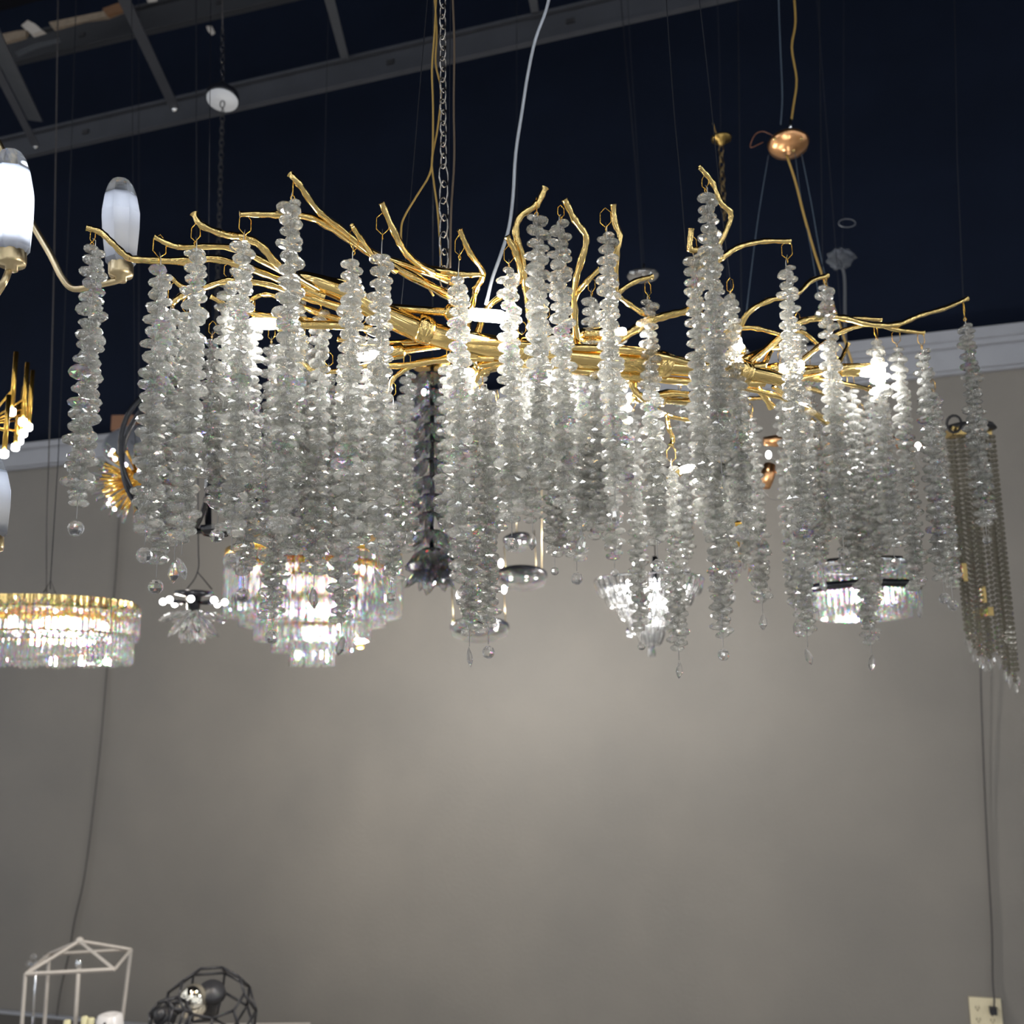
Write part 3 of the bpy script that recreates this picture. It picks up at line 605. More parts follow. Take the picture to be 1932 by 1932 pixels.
lamp(drum, base + Vector((0, 0, zm + .02)), 5, .04, (1, .97, .93))
wall_fill(drum, base + Vector((-.1, rD + .30, zm - .05)), base + Vector((-.05, rD * .95, 0)), 40, GOLD, (1, .90, .76))
# --- gold firework crystal lamp
D3 = 3.0
fc = P(262, 905, D3); fire = thing('gold_burst_chandelier', 'gold burst lamp with crystal tips between the left crystal strands', 'chandelier', fc)
part('hub', M().ball(fc, .035, 16, 10), GOLD_D, fire)
CG = M(); CG.lathe((0, 0, 0), [(0, 0), (.8, .1), (1, .5), (.7, .85), (0, 1)], 6); CGm = CG.mesh('crystal_tip', CRY_P, False)
ga = PI * (3 - 5 ** .5)
for i in range(88):
    z_ = 1 - 2 * (i + .5) / 88; r_ = (1 - z_ * z_) ** .5; d_ = Vector((math.cos(i * ga) * r_, math.sin(i * ga) * r_, z_))
    if d_.z > .72: continue
    sp = part('gold_spike', M().tube([fc + d_ * .03, fc + d_ * .108], [.0022, .0048], 6), GOLD_D, fire)
    inst('crystal_tip', CGm, sp, fc + d_ * .106, aim(d_), (.0062, .0062, .036))
    if i % 4 == 0: part('light_tip', M().ball(fc + d_ * .112, .0058, 8, 6), BULBW, sp)
part('stem', M().tube([fc, P(255, 840, D3), P(252, 500, D3), P(248, -40, D3)], .0010, 6), FAINT, fire)

lamp(fire, fc + Vector((0, .16, 0)), 3, .02)
# --- black globe ring lamp
D4 = 2.55
gc = P(372, 858, D4); rg = 152 * D4 / F
glb = thing('black_ring_chandelier', 'glossy black ring pendant with a round bottom dish behind the left strands', 'chandelier', gc)
def hoop(c, r, ax, tr, name, mt, parent, n=56, ry=1.0):
    ax = Vector(ax).normalized(); u = (Vector((0, 0, 1)) - ax * ax.z).normalized(); v = ax.cross(u)
    return part(name, M().tube([c + u * (math.cos(2 * PI * i / n) * r) + v * (math.sin(2 * PI * i / n) * r * ry) for i in range(n)], tr, 8, closed=True), mt, parent)
hoop(gc, rg, (0.1, 1, 0), .0065, 'ring', BLACK, glb)
hoop(gc, rg * .96, (.9, .5, 0), .0065, 'ring', BLACK, glb)
hoop(gc, rg * .98, (-.7, .8, .0), .0065, 'ring', BLACK, glb)
part('stem', M().tube([P(393, 560, D4), P(393, 1000, D4)], .0085, 12), BLACK, glb)
part('stem_highlight', M().tube([P(388, 700, D4 - .012), P(389, 985, D4 - .012)], .0035, 8), CHROME, glb)  # bright tube added to imitate the white reflection along the black stem
dsh = P(408, 1000, D4); rd_ = 32 * D4 / F
part('bottom_dish', M().lathe(dsh, [(rd_ * .75, -.014), (rd_, -.004), (rd_ * 1.02, .008), (rd_ * .9, .008), (rd_ * .7, -.004), (0, -.004)], 8), BLACK, glb, False)
part('dish_glass', M().lathe(dsh, [(0, -.012), (rd_ * .72, -.012), (rd_ * .72, -.008), (0, -.008)], 8), GLASS, glb, False)
for (x, y) in ((388, 880), (384, 878), (396, 705)):
    part('bulb', M().ball(P(x, y, D4 - .05), .008, 10, 8, 1.6), BULBW, glb)
part('suspension_cable', M().tube([P(393, 560, D4), P(398, -40, D4)], .0009, 6), BLACK, glb)

# --- sputnik with crystal petals
D5 = 3.2
sc = P(366, 1148, D5); spk = thing('petal_crystal_lamp', 'small black flower-shaped lamp with clear crystal petals and lit tips', 'chandelier', sc)
def KX(px, D): return px * D / F
part('top_disc', M().lathe(P(366, 1119, D5), [(0, .006), (KX(35, D5), .004), (KX(36, D5), -.006), (KX(14, D5), -.012), (KX(12, D5), -.05), (0, -.06)], 28), BLACK, spk)
for i in range(8):
    a = 2 * PI * i / 8 + .2; o_ = P(366, 1138, D5); d_ = Vector((math.cos(a), math.sin(a), .04))
    s_ = part('arm', M().tube([o_, o_ + d_ * KX(48, D5)], .0035, 6), BLACK, spk)
    part('bulb', M().ball(o_ + d_ * KX(56, D5) , .0105, 12, 8), BULBW, s_)
PT = M(); PT.lathe((0, 0, 0), [(0, 0), (.35, .12), (1, .55), (.7, .85), (0, 1)], 6)
PTm = PT.mesh('crystal_petal', CRY_B, False)
for j, (n_, el, ln) in enumerate(((10, -.35, 62), (9, -.85, 64), (6, -1.25, 62))):
    for i in range(n_):
        a = 2 * PI * (i + .5 * j) / n_; d_ = Vector((math.cos(a) * math.cos(el), math.sin(a) * math.cos(el), math.sin(el)))
        inst('crystal_petal', PTm, spk, sc + d_ * .014, aim(d_), (.0115, .0115, KX(ln, D5)))
part('suspension_cable', M().tube(smooth_path([P(350, 1115, D5), P(373, 1078, D5), P(374, 1010, D5), P(372, 700, D5), P(370, -40, D5)]), .0018, 6), FAINT, spk)
part('suspension_cable', M().tube([P(373, 1080, D5), P(400, 1112, D5)], .0020, 6), FAINT, spk)

# --- tiered prism chandelier
D6 = 3.45
pc = P(592, 1130, D6); pris = thing('tiered_prism_chandelier', 'large stepped crystal prism chandelier glowing below the left strands', 'chandelier', pc)
bp0 = Vector((pc.x, pc.y, 0))
RODm = M(); RODm.lathe((0, 0, 0), [(0, 0), (.9, 0), (1, -.02), (1, -.97), (.85, -1), (0, -1)], 6); RODm = RODm.mesh('crystal_prism', CRY_P, False)
cxp = bp0
def prism_tier(root, cb, r, zt_, zb_, rodr, ringm, sub='crystal_prism', gap=1.08, ringname='tier_ring', me=RODm):
    n = max(6, int(2 * PI * r / (rodr * 2 * gap)))
    n = min(n, 98)
    rg_ = part(ringname, M().lathe(cb + Vector((0, 0, zt_)), [(r - .012, 0), (r + .010, 0), (r + .010, .022), (r - .012, .022)], 40, closed=True), ringm, root)
    for i in range(n):
        a = 2 * PI * i / n; inst(sub, me, rg_, cb + Vector((math.cos(a) * r, math.sin(a) * r, zt_)), ZR(a), (rodr, rodr, zt_ - zb_))
    return rg_
for (rpx, yt, yb) in ((160, 1030, 1150), (130, 1060, 1172), (102, 1085, 1203), (69, 1125, 1228), (36, 1180, 1256)):
    r_ = KX(rpx, D6); prism_tier(pris, bp0, r_, zfor(bp0.x, bp0.y - r_, yt), zfor(bp0.x, bp0.y - r_, yb), .0135, GOLD_D)
ztop = zfor(bp0.x, bp0.y, 1020)
part('top_plate', M().lathe(bp0 + Vector((0, 0, ztop + .02)), [(0, 0), (KX(150, D6), 0), (KX(150, D6), .02), (0, .02)], 40), GOLD_D, pris)
for (rp, yy, n_) in ((110, 1075, 8), (75, 1110, 6), (40, 1150, 4), (14, 1195, 3)):
    for i in range(n_):
        a = 2 * PI * i / n_ + .3; c_ = bp0 + Vector((math.cos(a) * KX(rp, D6), math.sin(a) * KX(rp, D6), zfor(bp0.x, bp0.y, yy)))
        part('bulb', M().ball(c_, .015, 12, 8, 1.8), BULBW, pris)
part('suspension_cable', M().tube([bp0 + Vector((0, 0, ztop)), bp0 + Vector((0, 0, 6.3))], .0009, 6), FAINT, pris)

lamp(pris, bp0 + Vector((0, -.02, zfor(bp0.x, bp0.y, 1150))), 6, .03)
wall_fill(pris, bp0 + Vector((.10, .40, zfor(bp0.x, bp0.y, 1225))), bp0 + Vector((.05, .22, 0)), 55, GOLD_D)
# --- smoky crystal column
D7 = 2.75
smc = P(815, 900, D7); smk = thing('smoky_crystal_chandelier', 'dark smoky crystal column chandelier hanging behind the middle of the branches', 'chandelier', smc)
sx, sy = smc.x, smc.y; z1 = zfor(sx, sy, 700); z0 = zfor(sx, sy, 1075)
part('core', M().tube([Vector((sx, sy, z1 + .02)), Vector((sx, sy, z0))], .007, 10), BLACK, smk)
part('top_plate', M().lathe((sx, sy, z1 + .01), [(0, 0), (.055, 0), (.055, .012), (0, .012)], 24), GOLD_D, smk)
SH = M(); SH.lathe((0, 0, 0), [(0, 0), (.6, .12), (1, .42), (.65, .8), (0, 1)], 5)
for v_ in SH.v: v_.y *= .45
SHm = SH.mesh('smoky_shard', CRY_S, False); rnd = random.Random(3)
for k in range(12):
    z_ = z1 - .01 - (z1 - z0) * k / 11.3
    rg_ = part('crystal_layer', M().lathe((sx, sy, z_), [(.012, -.003), (.026, -.003), (.026, .003), (.012, .003)], 16, closed=True), BLACK, smk)
    for i in range(12):
        a = 2 * PI * i / 12 + rnd.uniform(-.2, .2) + k * .26; d_ = Vector((math.cos(a), math.sin(a), -1.0 + rnd.uniform(-.4, .3))).normalized()
        inst('smoky_shard', SHm, rg_, Vector((sx, sy, z_)) + Vector((math.cos(a), math.sin(a), 0)) * .022, aim(d_) @ ZR(rnd.uniform(0, 3)), (.017, .017, rnd.uniform(.062, .085)))
# flared foot cluster
rg_ = part('foot_cluster', M().ball(P(822, 1065, D7), .018, 12, 8), BLACK, smk)
for i in range(46):
    z_ = -rnd.uniform(-.15, 1); a = rnd.uniform(0, 2 * PI); r_ = (1 - z_ * z_) ** .5; d_ = Vector((math.cos(a) * r_ * 1.2, math.sin(a) * r_, z_)).normalized()
    inst('smoky_shard', SHm, rg_, P(822, 1062, D7) + d_ * .012, aim(d_) @ ZR(a), (.02, .02, rnd.uniform(.05, .088)))
for (x, y) in ((862, 1068), (863, 1005), (800, 740)):
    part('bulb', M().ball(P(x, y, D7 - .06), .0065, 8, 6, 1.5), BULBW, smk)
part('suspension_cable', M().tube([Vector((sx, sy, z1)), Vector((sx, sy, 6.3))], .0009, 6), BLACK, smk)

# --- disc pendants
D8 = 3.7
dcn = P(960, 1090, D8); dp = thing('crystal_disc_pendant', 'pendant of round crystal discs hung on thin rods right of the smoky column', 'pendant lamp', dcn)
def discp(px, py, rpx, D, tilt=0.0):
    c_ = P(px, py, D); r_ = KX(rpx, D); ax = Vector((tilt, .20, 1))
    q_ = part('disc', M().lathe(c_, [(0, .010), (r_ * .98, .010), (r_, .006), (r_, -.002), (0, -.002)], 36, ax), BLACK, dp)
    part('crystal_face', M().lathe(c_, [(r_ * .97, -.003), (r_ * .93, -.026), (r_ * .6, -.040), (r_ * .3, -.036), (0, -.040)], 20, ax), CRY_P, q_, False)
    for i in range(5):
        a = 2 * PI * i / 5; part('led', M().ball(c_ + Vector((math.cos(a) * r_ * .55, math.sin(a) * r_ * .55, -.010)), .006, 8, 6, .6), emis('disc_led', (1, .95, .88), 8), q_)
discp(975, 1018, 26, D8, -.15); discp(985, 1086, 48, D8 - .15, .03); discp(905, 1184, 56, D8, .0)
for (x, y0, y1) in ((1012, 1000, 1078), (955, 1030, 1082), (905, 1085, 1175), (954, 1100, 1178), (856, 1110, 1172), (1022, 500, 1080), (975, 500, 1012)):
    rod_ = part('rod', M().tube([P(x - (4 if y0 > 999 else 0), y0, D8), P(x, y1, D8)], .0018, 6), BRASS, dp)
    part('rod_cap', M().lathe(P(x, y1, D8), [(0, .012), (.005, .010), (.006, -.008), (0, -.01)], 8), BRASS, rod_)
for (x, y) in ((945, 1063), (951, 1112), (906, 1135), (866, 1123), (860, 1062), (935, 1180)):
    part('bulb', M().ball(P(x, y, D8 - .1), .009, 10, 8, 1.7), BULBW, dp)
part('suspension_cable', M().tube([P(975, 500, D8), P(975, -60, D8)], .0009, 6), FAINT, dp)

# --- basket of crystal spears
D9 = 3.3
bc = P(1226, 1150, D9); bsk = thing('crystal_basket_chandelier', 'inverted cone chandelier of clear crystal spears right of the centre', 'chandelier', bc)
b0 = Vector((bc.x, bc.y, 0))
SP = M(); SP.lathe((0, 0, 0), [(0, .04), (.5, 0), (.85, -.12), (1, -.6), (.8, -.9), (.3, -1), (0, -1.01)], 6); SPm = SP.mesh('crystal_spear', CRY_B, False)
for (rpx, yt, ln, n_) in ((101, 1093, 34, 34), (86, 1108, 40, 30), (68, 1126, 46, 24), (50, 1146, 52, 18), (32, 1166, 56, 12), (13, 1184, 58, 6)):
    r_ = KX(rpx, D9); z_ = zfor(b0.x, b0.y, yt)
    tr_ = part('basket_ring', M().lathe(b0 + Vector((0, 0, z_)), [(r_ - .004, -.002), (r_ + .004, -.002), (r_ + .004, .002), (r_ - .004, .002)], 36, closed=True), CHROME, bsk)
    for i in range(n_):
        a = 2 * PI * i / n_; d_ = Vector((-math.cos(a) * .35, -math.sin(a) * .35, -1)); q_ = Vector((0, 0, -1)).rotation_difference(d_)
        inst('crystal_spear', SPm, tr_, b0 + Vector((math.cos(a) * r_, math.sin(a) * r_, z_)), q_, (.0105, .0105, KX(ln, D9)))
part('stem', M().tube([P(1236, 1050, D9), P(1233, 1170, D9)], .010, 12), CHROME, bsk)
for (rp, yy, n_) in ((62, 1108, 8), (30, 1140, 5), (6, 1170, 2)):
    for i in range(n_):
        a = 2 * PI * i / n_; part('bulb', M().ball(b0 + Vector((math.cos(a) * KX(rp, D9), math.sin(a) * KX(rp, D9), zfor(b0.x, b0.y, yy))), .0095, 10, 8, 1.8), BULBW, bsk)
part('suspension_cable', M().tube([P(1236, 1050, D9), P(1225, 700, D9), P(1212, 515, D9), P(1200, 320, D9), P(1168, -40, D9)], .0016, 6), FAINT, bsk)

lamp(bsk, b0 + Vector((0, 0, zfor(b0.x, b0.y, 1125))), 6, .025)
wall_fill(bsk, b0 + Vector((-.04, .24, zfor(b0.x, b0.y, 1205))), b0 + Vector((0, .08, 0)), 34, CHROME)
# --- two tier ring lamp
D10 = 3.25
rc = P(1625, 1110, D10); rngl = thing('black_band_crystal_lamp', 'round crystal prism lamp with black bands under the right strands', 'chandelier', rc)
r0_ = Vector((rc.x, rc.y, 0))
def band(rpx, y, h, mt=BLACK):
    r_ = KX(rpx, D10); z_ = zfor(r0_.x, r0_.y - r_, y)
    return part('black_band', M().lathe(r0_ + Vector((0, 0, z_)), [(r_ - .012, 0), (r_ + .003, 0), (r_ + .003, h), (r_ - .012, h)], 48, closed=True), mt, rngl)
band(103, 1104, .011); band(92, 1107, .010)
for (rpx, yt, yb, n_, rr_, ringm) in ((101, 1106, 1140, 60, .0085, BLACK), (82, 1106, 1160, 50, .0085, BLACK), (60, 1106, 1166, 36, .0085, BLACK), (92, 1062, 1094, 50, .0095, CHROME)):
    r_ = KX(rpx, D10); prism_tier(rngl, r0_, r_, zfor(r0_.x, r0_.y - r_, yt), zfor(r0_.x, r0_.y - r_, yb), rr_, ringm)
for i in range(9):
    a = 2 * PI * i / 9; part('bulb', M().ball(r0_ + Vector((math.cos(a) * KX(70, D10), math.sin(a) * KX(70, D10), zfor(r0_.x, r0_.y, 1112))), .011, 10, 8), BULBW, rngl)
part('suspension_cable', M().tube([r0_ + Vector((0, 0, zfor(r0_.x, r0_.y, 1080))), r0_ + Vector((0, 0, 6.3))], .0009, 6), FAINT, rngl)

lamp(rngl, r0_ + Vector((0, 0, zfor(r0_.x, r0_.y, 1125))), 4, .03)
wall_fill(rngl, r0_ + Vector((0, .26, zfor(r0_.x, r0_.y, 1150))), r0_ + Vector((0, .17, 0)), 4, BLACK)
# --- champagne bead curtain lamp (right)
D11 = 2.95
cc = P(1830, 815, D11); cur = thing('bead_chain_chandelier', 'tall champagne crystal bead chain lamp with gold top blocks at the right edge', 'chandelier', cc)
part('ceiling_plate', M().lathe(P(1828, 812, D11), [(0, .016), (KX(45, D11), .012), (KX(50, D11), 0), (0, -.004)], 30), BLACKM, cur)
part('cable_coil', M().tube([P(1800 + 14 * math.cos(a), 800 + 16 * math.sin(a), D11 - .01 * a) for a in [i * .5 for i in range(22)]], .004, 6), BLACKM, cur)
CHB = []
def bead_chain(x, yt, yb, off, big=False):
    a_ = P(x, yt, D11 + off); zb_ = zfor(a_.x, a_.y, yb); m_ = M(); z_ = a_.z; r_ = .0072
    while z_ > zb_:
        m_.lathe((a_.x, a_.y, z_), [(0, -r_ * .95), (r_ * .75, -r_ * .6), (r_, 0), (r_ * .75, r_ * .6), (0, r_ * .95)], 6); z_ -= r_ * 2.05
    c_ = part('bead_chain', m_, CRY_C, cur, False)
    inst('end_drop', DRm, c_, (a_.x, a_.y, zb_ - .018), ZR(x), (.0085, .0085, .0085))
DRm = PDROP
for i, (x, yt, yb, off) in enumerate(((1792, 826, 1212, .00), (1800, 826, 1228, .03), (1808, 824, 1238, -.02), (1816, 824, 1245, .04), (1824, 824, 1242, -.03), (1833, 824, 1232, .03), (1843, 824, 1240, .06), (1788, 826, 1196, .05), (1852, 824, 1262, .00), (1860, 824, 1270, .05), (1868, 824, 1285, -.02), (1858, 824, 1278, .08), (1796, 826, 1205, .09), (1812, 826, 1232, .10), (1828, 826, 1240, .09), (1874, 824, 1270, .05))):
    bead_chain(x, yt, yb, off)
for (x, y, w_, h_, o_) in ((1803, 816, 26, 16, -.02), (1850, 818, 30, 14, .02), (1820, 1080, 8, 34, -.035), (1855, 1122, 9, 30, -.03), (1862, 1155, 10, 16, -.02)):
    part('gold_block', M().box(P(x, y, D11 + o_), KX(w_, D11), .05 if h_ < 20 else .008, KX(h_, D11)), GOLD, cur, False)
part('power_cord', M().tube(smooth_path([W(1851, 1200, .06), W(1850, 1270, .05), W(1856, 1450, .03), W(1863, 1600, .02), W(1871, 1750, .02), W(1873, 1850, .02), W(1876, 1890, .03), W(1872, 1917, .035)]), .0040, 6), DCORD, cur)
part('suspension_rod', M().tube([P(1828, 812, D11), P(1806, 300, D11), P(1800, -40, D11)], .0012, 6), FAINT, cur)

# --- copper lamp behind the right strands
D12 = 2.75
kc = P(1560, 850, D12); cop = thing('copper_arm_chandelier', 'copper arm lamp with clear glass rings glimpsed behind the right strands', 'chandelier', kc)
part('hub', M().lathe(kc, [(0, -.05), (.022, -.045), (.03, 0), (.02, .05), (0, .055)], 18), COPPER, cop)
for (x, y, ax, L, r_) in ((1462, 832, (1, 0, 0), 44, 12), (1448, 898, (.3, .2, 1), 48, 14), (1740, 842, (1, 0, .2), 34, 8), (1560, 890, (1, 0, -.1), 26, 7), (1690, 832, (1, 0, -.3), 26, 9), (1538, 824, (1, 0, 0), 28, 6), (1628, 884, (1, 0, 0), 30, 7)):
    c_ = P(x, y, D12 - .06 * math.sin(x)); ax_ = Vector(ax).normalized()
    s_ = part('copper_socket', M().lathe(c_, [(0, -KX(L / 2, D12)), (KX(r_ * .7, D12), -KX(L / 2, D12)), (KX(r_, D12), 0), (KX(r_ * .8, D12), KX(L / 2, D12)), (0, KX(L / 2, D12))], 16, ax_), COPPER, cop)
    part('arm', M().tube([kc, c_], .004, 6), COPPER, s_)
    hoop(c_ + Vector((.02, 0, -.03)), .034, (.3, 1, .2), .0028, 'glass_ring', GLASS, s_, 28)
part('stem', M().tube([kc, P(1552, 500, D12), P(1545, -40, D12)], .0012, 6), FAINT, cop)
for (x, y) in ((1450, 858), (1732, 842)): part('bulb', M().ball(P(x, y, D12 - .05), .008, 10, 8, 1.4), BULBW, cop)
# --- small gold tassel lamp
gt = P(1402, 1010, 3.0); tas = thing('gold_tassel_lamp', 'small gold tube lamp with crystal tips right of the crystal basket', 'pendant lamp', gt)
for i in range(14):
    a = 2 * PI * i / 14; o_ = gt + Vector((math.cos(a) * .035, math.sin(a) * .035, .04 - .03 * (i % 3)))
    g_ = part('gold_tube', M().tube([o_, o_ - Vector((0, 0, .085))], .0048, 8), GOLD_D, tas)
    inst('crystal_tip', CGm, g_, o_ - Vector((0, 0, .085)), aim((0, 0, -1)), (.007, .007, .034))
part('top_ring', M().lathe(gt + Vector((0, 0, .03)), [(.03, -.006), (.04, -.006), (.04, .008), (.03, .008)], 24, closed=True), GOLD_D, tas)
part('hub', M().lathe(gt + Vector((0, 0, .03)), [(0, -.006), (.034, -.004), (.034, .006), (0, .012)], 20), GOLD_D, tas)
part('suspension_cable', M().tube([gt, P(1398, 500, 3.0), P(1392, -40, 3.0)], .0015, 6), FAINT, tas)

# ================================================================== CANOPIES HIGH UP
c1 = P(420, 186, 3.3); cn = thing('ceiling_canopy', 'round white-faced black ceiling canopy hanging on a thin chain at upper left', 'canopy', c1)
r_ = KX(33, 3.3)
part('cover', M().lathe(c1, [(0, .030), (r_ * .8, .030), (r_, .018), (r_ * 1.03, -.004), (r_ * .98, -.008)], 32, Vector((0, .22, 1))), BLACK, cn)
part('white_face', M().lathe(c1, [(0, -.009), (r_ * .97, -.009), (r_ * .97, -.005), (0, -.005)], 32, Vector((0, .22, 1))), pbr('canopy_white', (.50, .52, .56), .4), cn)
part('hook', M().tube([c1 + Vector((.008 * math.cos(a), 0, -.022 + .014 * math.sin(a))) for a in [2 * PI * i / 10 for i in range(10)]], .0022, 6, closed=True), BLACK, cn)
chain(cn, [(420, 175), (420, 60)], 3.3, .03, .002, BLACK)
chain(cn, [(420, 205), (408, 620)], 3.3, .03, .0018, BLACKM)
part('suspension_cable', M().tube([P(420, 62, 3.3), P(419, -40, 3.3)], .0018, 6), DCORD, cn)

c2 = P(1487, 268, 2.9); cn = thing('ceiling_canopy', 'shiny copper dome canopy hanging on a gold cord at upper right', 'canopy', c2)
r_ = KX(42, 2.9)
part('dome', M().lathe(c2, [(0, .022), (r_ * .5, .018), (r_ * .85, .006), (r_, -.006), (r_ * .93, -.020), (r_ * .5, -.032), (r_ * .1, -.036), (.006, -.048), (0, -.050)], 36, Vector((.05, .20, 1))), COPPER, cn)
part('steel_pin', M().tube([P(1492, 226, 2.9), P(1490, 250, 2.9)], .005, 8), CHROME, cn)
cable([(1496, -30), (1501, 40), (1494, 90), (1503, 150), (1497, 200), (1491, 240)], 2.9, .0032, 'gold_cord', GCORD, cn)
cable([(1484, 292), (1500, 340), (1518, 410), (1535, 470), (1550, 515), (1580, 600), (1608, 685)], 2.9, .0036, 'gold_cord', GCORD, cn)
cable([(1468, -30), (1472, 80), (1476, 180), (1473, 235)], 2.9, .0020, 'blue_steel_cable', BLUEC, cn)
cable([(1450, 292), (1432, 400), (1420, 490), (1408, 590)], 2.9, .0013, 'suspension_cable', BLUEC, cn)
cable([(1512, 290), (1530, 380), (1552, 500), (1590, 640)], 2.9, .0014, 'suspension_cable', BLUEC, cn)
cable([(1500, 290), (1512, 380), (1530, 470), (1545, 560)], 2.9, .0011, 'suspension_cable', BLUEC, cn)
for (x, y) in ((1462, 262), (1512, 262), (1497, 284)): part('screw', M().ball(P(x, y, 2.9 - .06), .005, 8, 6), GOLD, cn)
cable([(1462, 258), (1440, 248), (1424, 255), (1416, 278), (1440, 268)], 2.9, .0012, 'loose_wire', pbr('rust_wire', (.2, .08, .04), .5), cn)

c3 = P(1361, 262, 3.2); cn = thing('ceiling_canopy', 'small dark brass canopy with a chain above the tallest crystal strand', 'canopy', c3)
part('cup', M().lathe(c3, [(0, .012), (.012, .012), (.016, .006), (KX(21, 3.2), .005), (KX(20, 3.2), -.004), (.014, -.008), (.010, -.022), (0, -.026)], 20), pbr('dim_brass', (.35, .24, .08), .3, 1), cn)
chain(cn, [(1360, 275), (1366, 400)], 3.2, .034, .0018, pbr('dark_brass', (.25, .18, .08), .3, 1))
cable([(1366, 400), (1374, 560)], 3.2, .0009, 'suspension_cable', FAINT, cn)
cable([(1345, 232), (1352, 252), (1361, 255)], 3.2, .0014, 'loose_wire', GCORD, cn)
cable([(1360, 255), (1357, 100), (1352, -40)], 3.2, .0009, 'suspension_cable', FAINT, cn)

c4 = P(1213, 520, 3.2); cn = thing('glass_canopy', 'clear round glass canopy above the right middle branches', 'canopy', c4)
part('glass_dish', M().lathe(c4, [(0, .006), (KX(30, 3.2), .006), (KX(32, 3.2), 0), (KX(30, 3.2), -.005), (0, -.004)], 32), GLASS, cn)
part('pin', M().tube([P(1215, 498, 3.2), P(1214, 522, 3.2)], .004, 8), CHROME, cn)
for (x, y) in ((1195, 515), (1207, 512), (1228, 516)): part('screw', M().ball(P(x, y, 3.17), .006, 8, 6), CHROME, cn)
cable([(1215, 498), (1205, 330), (1190, 100), (1182, -40)], 3.2, .0009, 'suspension_cable', FAINT, cn)

c5 = P(1585, 488, 3.3); cn = thing('wrapped_canopy', 'crumpled plastic wrapped canopy with a hanging cord right of the copper dome', 'canopy', c5)
rn = random.Random(5); m_ = M(); m_.ball(c5, KX(24, 3.3), 14, 9, .75)
for v_ in m_.v: d_ = v_ - c5; v_ += d_ * rn.uniform(-.28, .30)
part('plastic_wrap', m_, crystal('plastic_film', (.75, .78, .84), .25, .45, False, 1.2), cn, False)
part('wrap_tail', M().tube([P(1595, 492, 3.3), P(1604, 490, 3.3), P(1614, 482, 3.29)], [.012, .006, .011], 6), bpy.data.materials['plastic_film'], cn, False)
part('cord_loop', M().tube([P(1598 + 16 * math.cos(a), 421 + 8 * math.sin(a), 3.3) for a in [2 * PI * i / 14 for i in range(14)]], .0018, 6, closed=True), STEEL, cn)
cable([(1583, 490), (1593, 520), (1594, 580), (1595, 640), (1602, 690)], 3.3, .0055, 'cord', pbr('grey_cord', (.07, .075, .085), .5), cn)
cable([(1585, 470), (1590, 430), (1592, -40)], 3.3, .0009, 'suspension_cable', FAINT, cn)
bx = P(235, 800, 4.6)
solo('copper_box', M().box(bx, KX(44, 4.6), .05, KX(30, 4.6)), pbr('copper_box', (.16, .08, .045), .5, .3), 'small copper-brown box hanging above the white trim at left', 'box', False)
gd = P(262, 842, 4.2); gdo = thing('grey_dish', 'pale grey curved dish in front of the wall trim behind the black ring', 'dish', gd)
part('bowl', M().lathe(gd, [(0, .0), (KX(62, 4.2), .0), (KX(68, 4.2), -.012), (KX(56, 4.2), -.03), (0, -.035)][::1], 32, Vector((.25, -.9, .6))), pbr('grey_dish_paint', (.22, .23, .26), .4), gdo)
part('clip', M().tube([P(253 + 5 * math.cos(a), 832 + 7 * math.sin(a), 4.12) for a in [PI * i / 8 for i in range(9)]], .003, 6), STEELD, gdo)
part('suspension_cable', M().tube([P(262, 800, 4.2), P(262, -40, 4.2)], .0015, 6), FAINT, gdo)

# ================================================================== CORDS, OUTLET
solo('hanging_cord', M().tube(smooth_path([W(236, 870, .03), W(225, 975, .02), W(218, 1090, .015), W(203, 1250, .012), W(190, 1400, .02), W(172, 1560, .015), W(158, 1660, .02), W(140, 1740, .015), W(130, 1800, .02), W(112, 1880, .02), W(100, 1990, .02)]), .0042, 6), DCORD, 'dark loose cord running down the grey wall above the white frame', 'cord')
ow = W(1860, 1912, .006); ol = thing('wall_outlet', 'cream double power outlet plate low on the grey wall at right', 'power outlet', ow)
part('plate', M().box(ow, .118, .012, .118, WT, WN), pbr('cream_plastic', (.62, .55, .38), .4, 0, .08, 50), ol, False)
sk = pbr('outlet_slot', (.16, .12, .07), .6)
for sx_ in (-.030, .022):
    for sz_ in (.022, -.022):
        c_ = ow + WT * sx_ + WN * .007 + Vector((0, 0, sz_))
        part('socket', M().box(c_ + WT * -.006, .003, .002, .010, WT, WN).box(c_ + WT * .006, .003, .002, .010, WT, WN).lathe(c_ - Vector((0, 0, .010)), [(0, .001), (.003, .001), (.003, -.001), (0, -.001)], 8, WN), sk, ol, False)
solo('power_plug', M().box(ow + WT * .026 + WN * .022 + Vector((0, 0, .018)), .026, .03, .026, WT, WN), BLACKM, 'black plug pushed into the cream wall outlet', 'plug', False)

